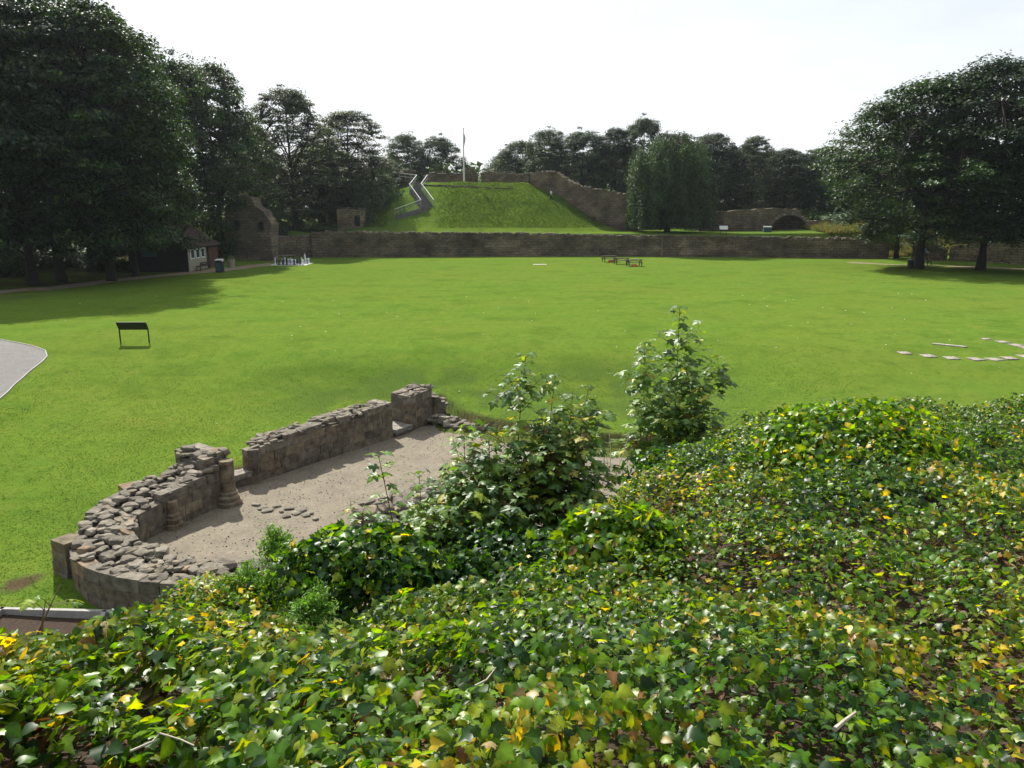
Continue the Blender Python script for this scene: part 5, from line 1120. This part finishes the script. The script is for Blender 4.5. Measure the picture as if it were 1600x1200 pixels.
place('w', 1038, 114, 212, 132, 'weeping tree with hanging curtains of leaves on the terrace', H0=13.6, W0=13)
place('f', 1430, 83.5, 138, 285, 'layered tree with bin at foot, left of two big right trees', rz=.5); place('g', 1526, 81.5, 112, 285, 'tallest big tree at right with straight dark trunk', rz=2.0); place('f', 1640, 77, 118, 240, 'big tree cut by the right edge of the photo', rz=4.0); place('g', 1393, 102, 195, 150, 'smaller tree standing against right end of far wall')
UG = 'bushes under the trees'
BLAB = {20: 'dark bush among the trunks at far left', 90: 'dark bush between the first left trunks', 150: 'bush behind the slanting trunk', 210: 'bush left of the hut gable', 340: 'bush squeezed between hut and ruined tower', 455: 'bush in shade behind the chess board', 500: 'bush behind the left end of the far wall', 1105: 'brownish bush at right foot of the weeping tree', 1150: 'bush on the wall left of the arch', 1310: 'bush touching the right end of the arch wall', 1330: 'taller bush rising behind right end of arch wall', 1390: 'bush left of the big right tree trunk', 1345: 'low bush above the far wall right of the arch', 1500: 'bush seen between the two big right trunks', 1420: 'bush behind the trunk with the black bin', 1570: 'bush above the sunlit right wall', 1000: 'bush behind the weeping tree', 940: 'bush above the sloping ruined wall', 880: 'small bush at the top of the sloping ruined wall', 540: 'tall bush behind the square stub', 625: 'bush at the head of the mound steps', 770: 'small bush in the gap right of the flagpole stump', 1230: 'bush growing over the top of the arch', 440: 'tall bush in the dip right of the ruined tower', 385: 'bush overhanging the ruined tower', 1540: 'tall bush deep in shadow at right', 1460: 'tall bush in shadow behind the blue panel', 1620: 'bush at the right edge of the photo', -30: 'bush at the left edge of the photo', 45: 'broad bush filling the gap right of the first left trunk', 118: 'low bush between the second and third left trunks', 172: 'low bush under the slanting trunk', 5: 'nearest low bush at the left edge under the trees'}
for i, (k, px, t, py, w, yz) in enumerate([('s', 20, 92, 360, 120, None), ('u', 90, 90, 365, 110, None), ('s', 150, 95, 362, 110, None), ('u', 210, 98, 355, 110, None), ('s', 340, 94, 322, 75, None), ('u', 455, 112, 350, 90, None), ('s', 500, 114, 345, 80, None), ('u', 1105, 122, 330, 90, None),
        ('s', 1150, 124, 328, 70, None), ('u', 1310, 119, 345, 90, None), ('s', 1330, 122, 320, 110, None), ('u', 1390, 124, 325, 120, None), ('s', 1345, 117, 352, 70, None), ('u', 1500, 112, 352, 90, None), ('s', 1420, 112, 358, 80, None), ('u', 1570, 108, 352, 110, None), ('s', 1000, 128, 320, 90, None), ('u', 940, 134, 290, 80, None), ('s', 880, 138, 275, 70, None),
        ('u', 540, 130, 290, 110, None), ('s', 625, 140, 262, 60, None), ('u', 770, 140, 268, 60, None), ('s', 1230, 128, 322, 90, None), ('u', 440, 124, 320, 100, None), ('s', 385, 112, 330, 90, None), ('s', 1540, 125, 330, 130, None), ('u', 1460, 126, 330, 130, None), ('s', 1620, 112, 345, 120, None), ('u', -30, 85, 355, 120, None), ('s', 45, 82, 372, 110, None), ('u', 118, 84, 378, 90, None), ('s', 172, 80, 380, 80, None), ('u', 5, 74, 388, 90, None)]):
    place(k, px, t, py, w, BLAB[px], 'bush', UG, H0=3.0, W0=5.5)
# far-off wood closing the horizon
fwood = Acc(); n = 26000; aa = rng.uniform(-1.15, 1.15, n); dd_ = rng.uniform(175, 230, n); x = np.sin(aa) * dd_; y = np.cos(aa) * dd_; top_ = 9 + 9 * N1.fbm(aa * 9, dd_ * .02, 3) ; f = rng.random(n) ** .8; z = 3 + f * top_
scatter(fwood, LEAFQ, np.stack([x, y, z], 1), rng.normal(size=(n, 3)) * .6 + np.array([0, 0, .8]), rng.normal(size=(n, 3)), rng.uniform(1.0, 2.4, n), np.array([(.05, .095, .03)]) * rng.uniform(.6, 1.4, (n, 1)))
tag(fwood.build('distant_wood', M['leaf']), 'far-off woodland closing the skyline behind the trees', 'woodland', kind='stuff')
# dry grass on the banks at the right
x = rng.uniform(44, 80, 16000); y = rng.uniform(104, 132, 16000); z = ground(x, y); a = Acc(); n = len(x)
scatter(a, BL, np.stack([x, y, z], 1), np.array([0, 0, 1.]) + rng.normal(size=(n, 3)) * .2, rng.normal(size=(n, 3)), rng.uniform(.4, 1.0, n), np.array([(.12, .125, .045), (.17, .145, .065), (.08, .11, .03)])[rng.integers(3, size=n)]); tag(a.build('long_dry_grass', M['grass']), 'long yellowing grass on the bank behind the right walls', 'grass', kind='stuff')

# ------------------------------------------------------------------ haze in the air
def haze(density):
    m = bpy.data.materials.new('haze_air'); m.use_nodes = True; n = m.node_tree.nodes; n.clear(); o = n.new('ShaderNodeOutputMaterial'); v = n.new('ShaderNodeVolumePrincipled')
    v.inputs['Color'].default_value = (.82, .9, 1.0, 1); v.inputs['Density'].default_value = density; v.inputs['Anisotropy'].default_value = .3; m.node_tree.links.new(v.outputs[0], o.inputs['Volume'])
    a = Acc(); a.box((0, 1300, 12), (5400, 3700, 32)); ob = a.build('haze', m); tag(ob, kind='stuff'); ob['label'] = 'thin pale haze hanging in the air'; ob['category'] = 'haze'
HAZE = 0.00011
if HAZE: haze(HAZE)
print('objects', len(bpy.data.objects))
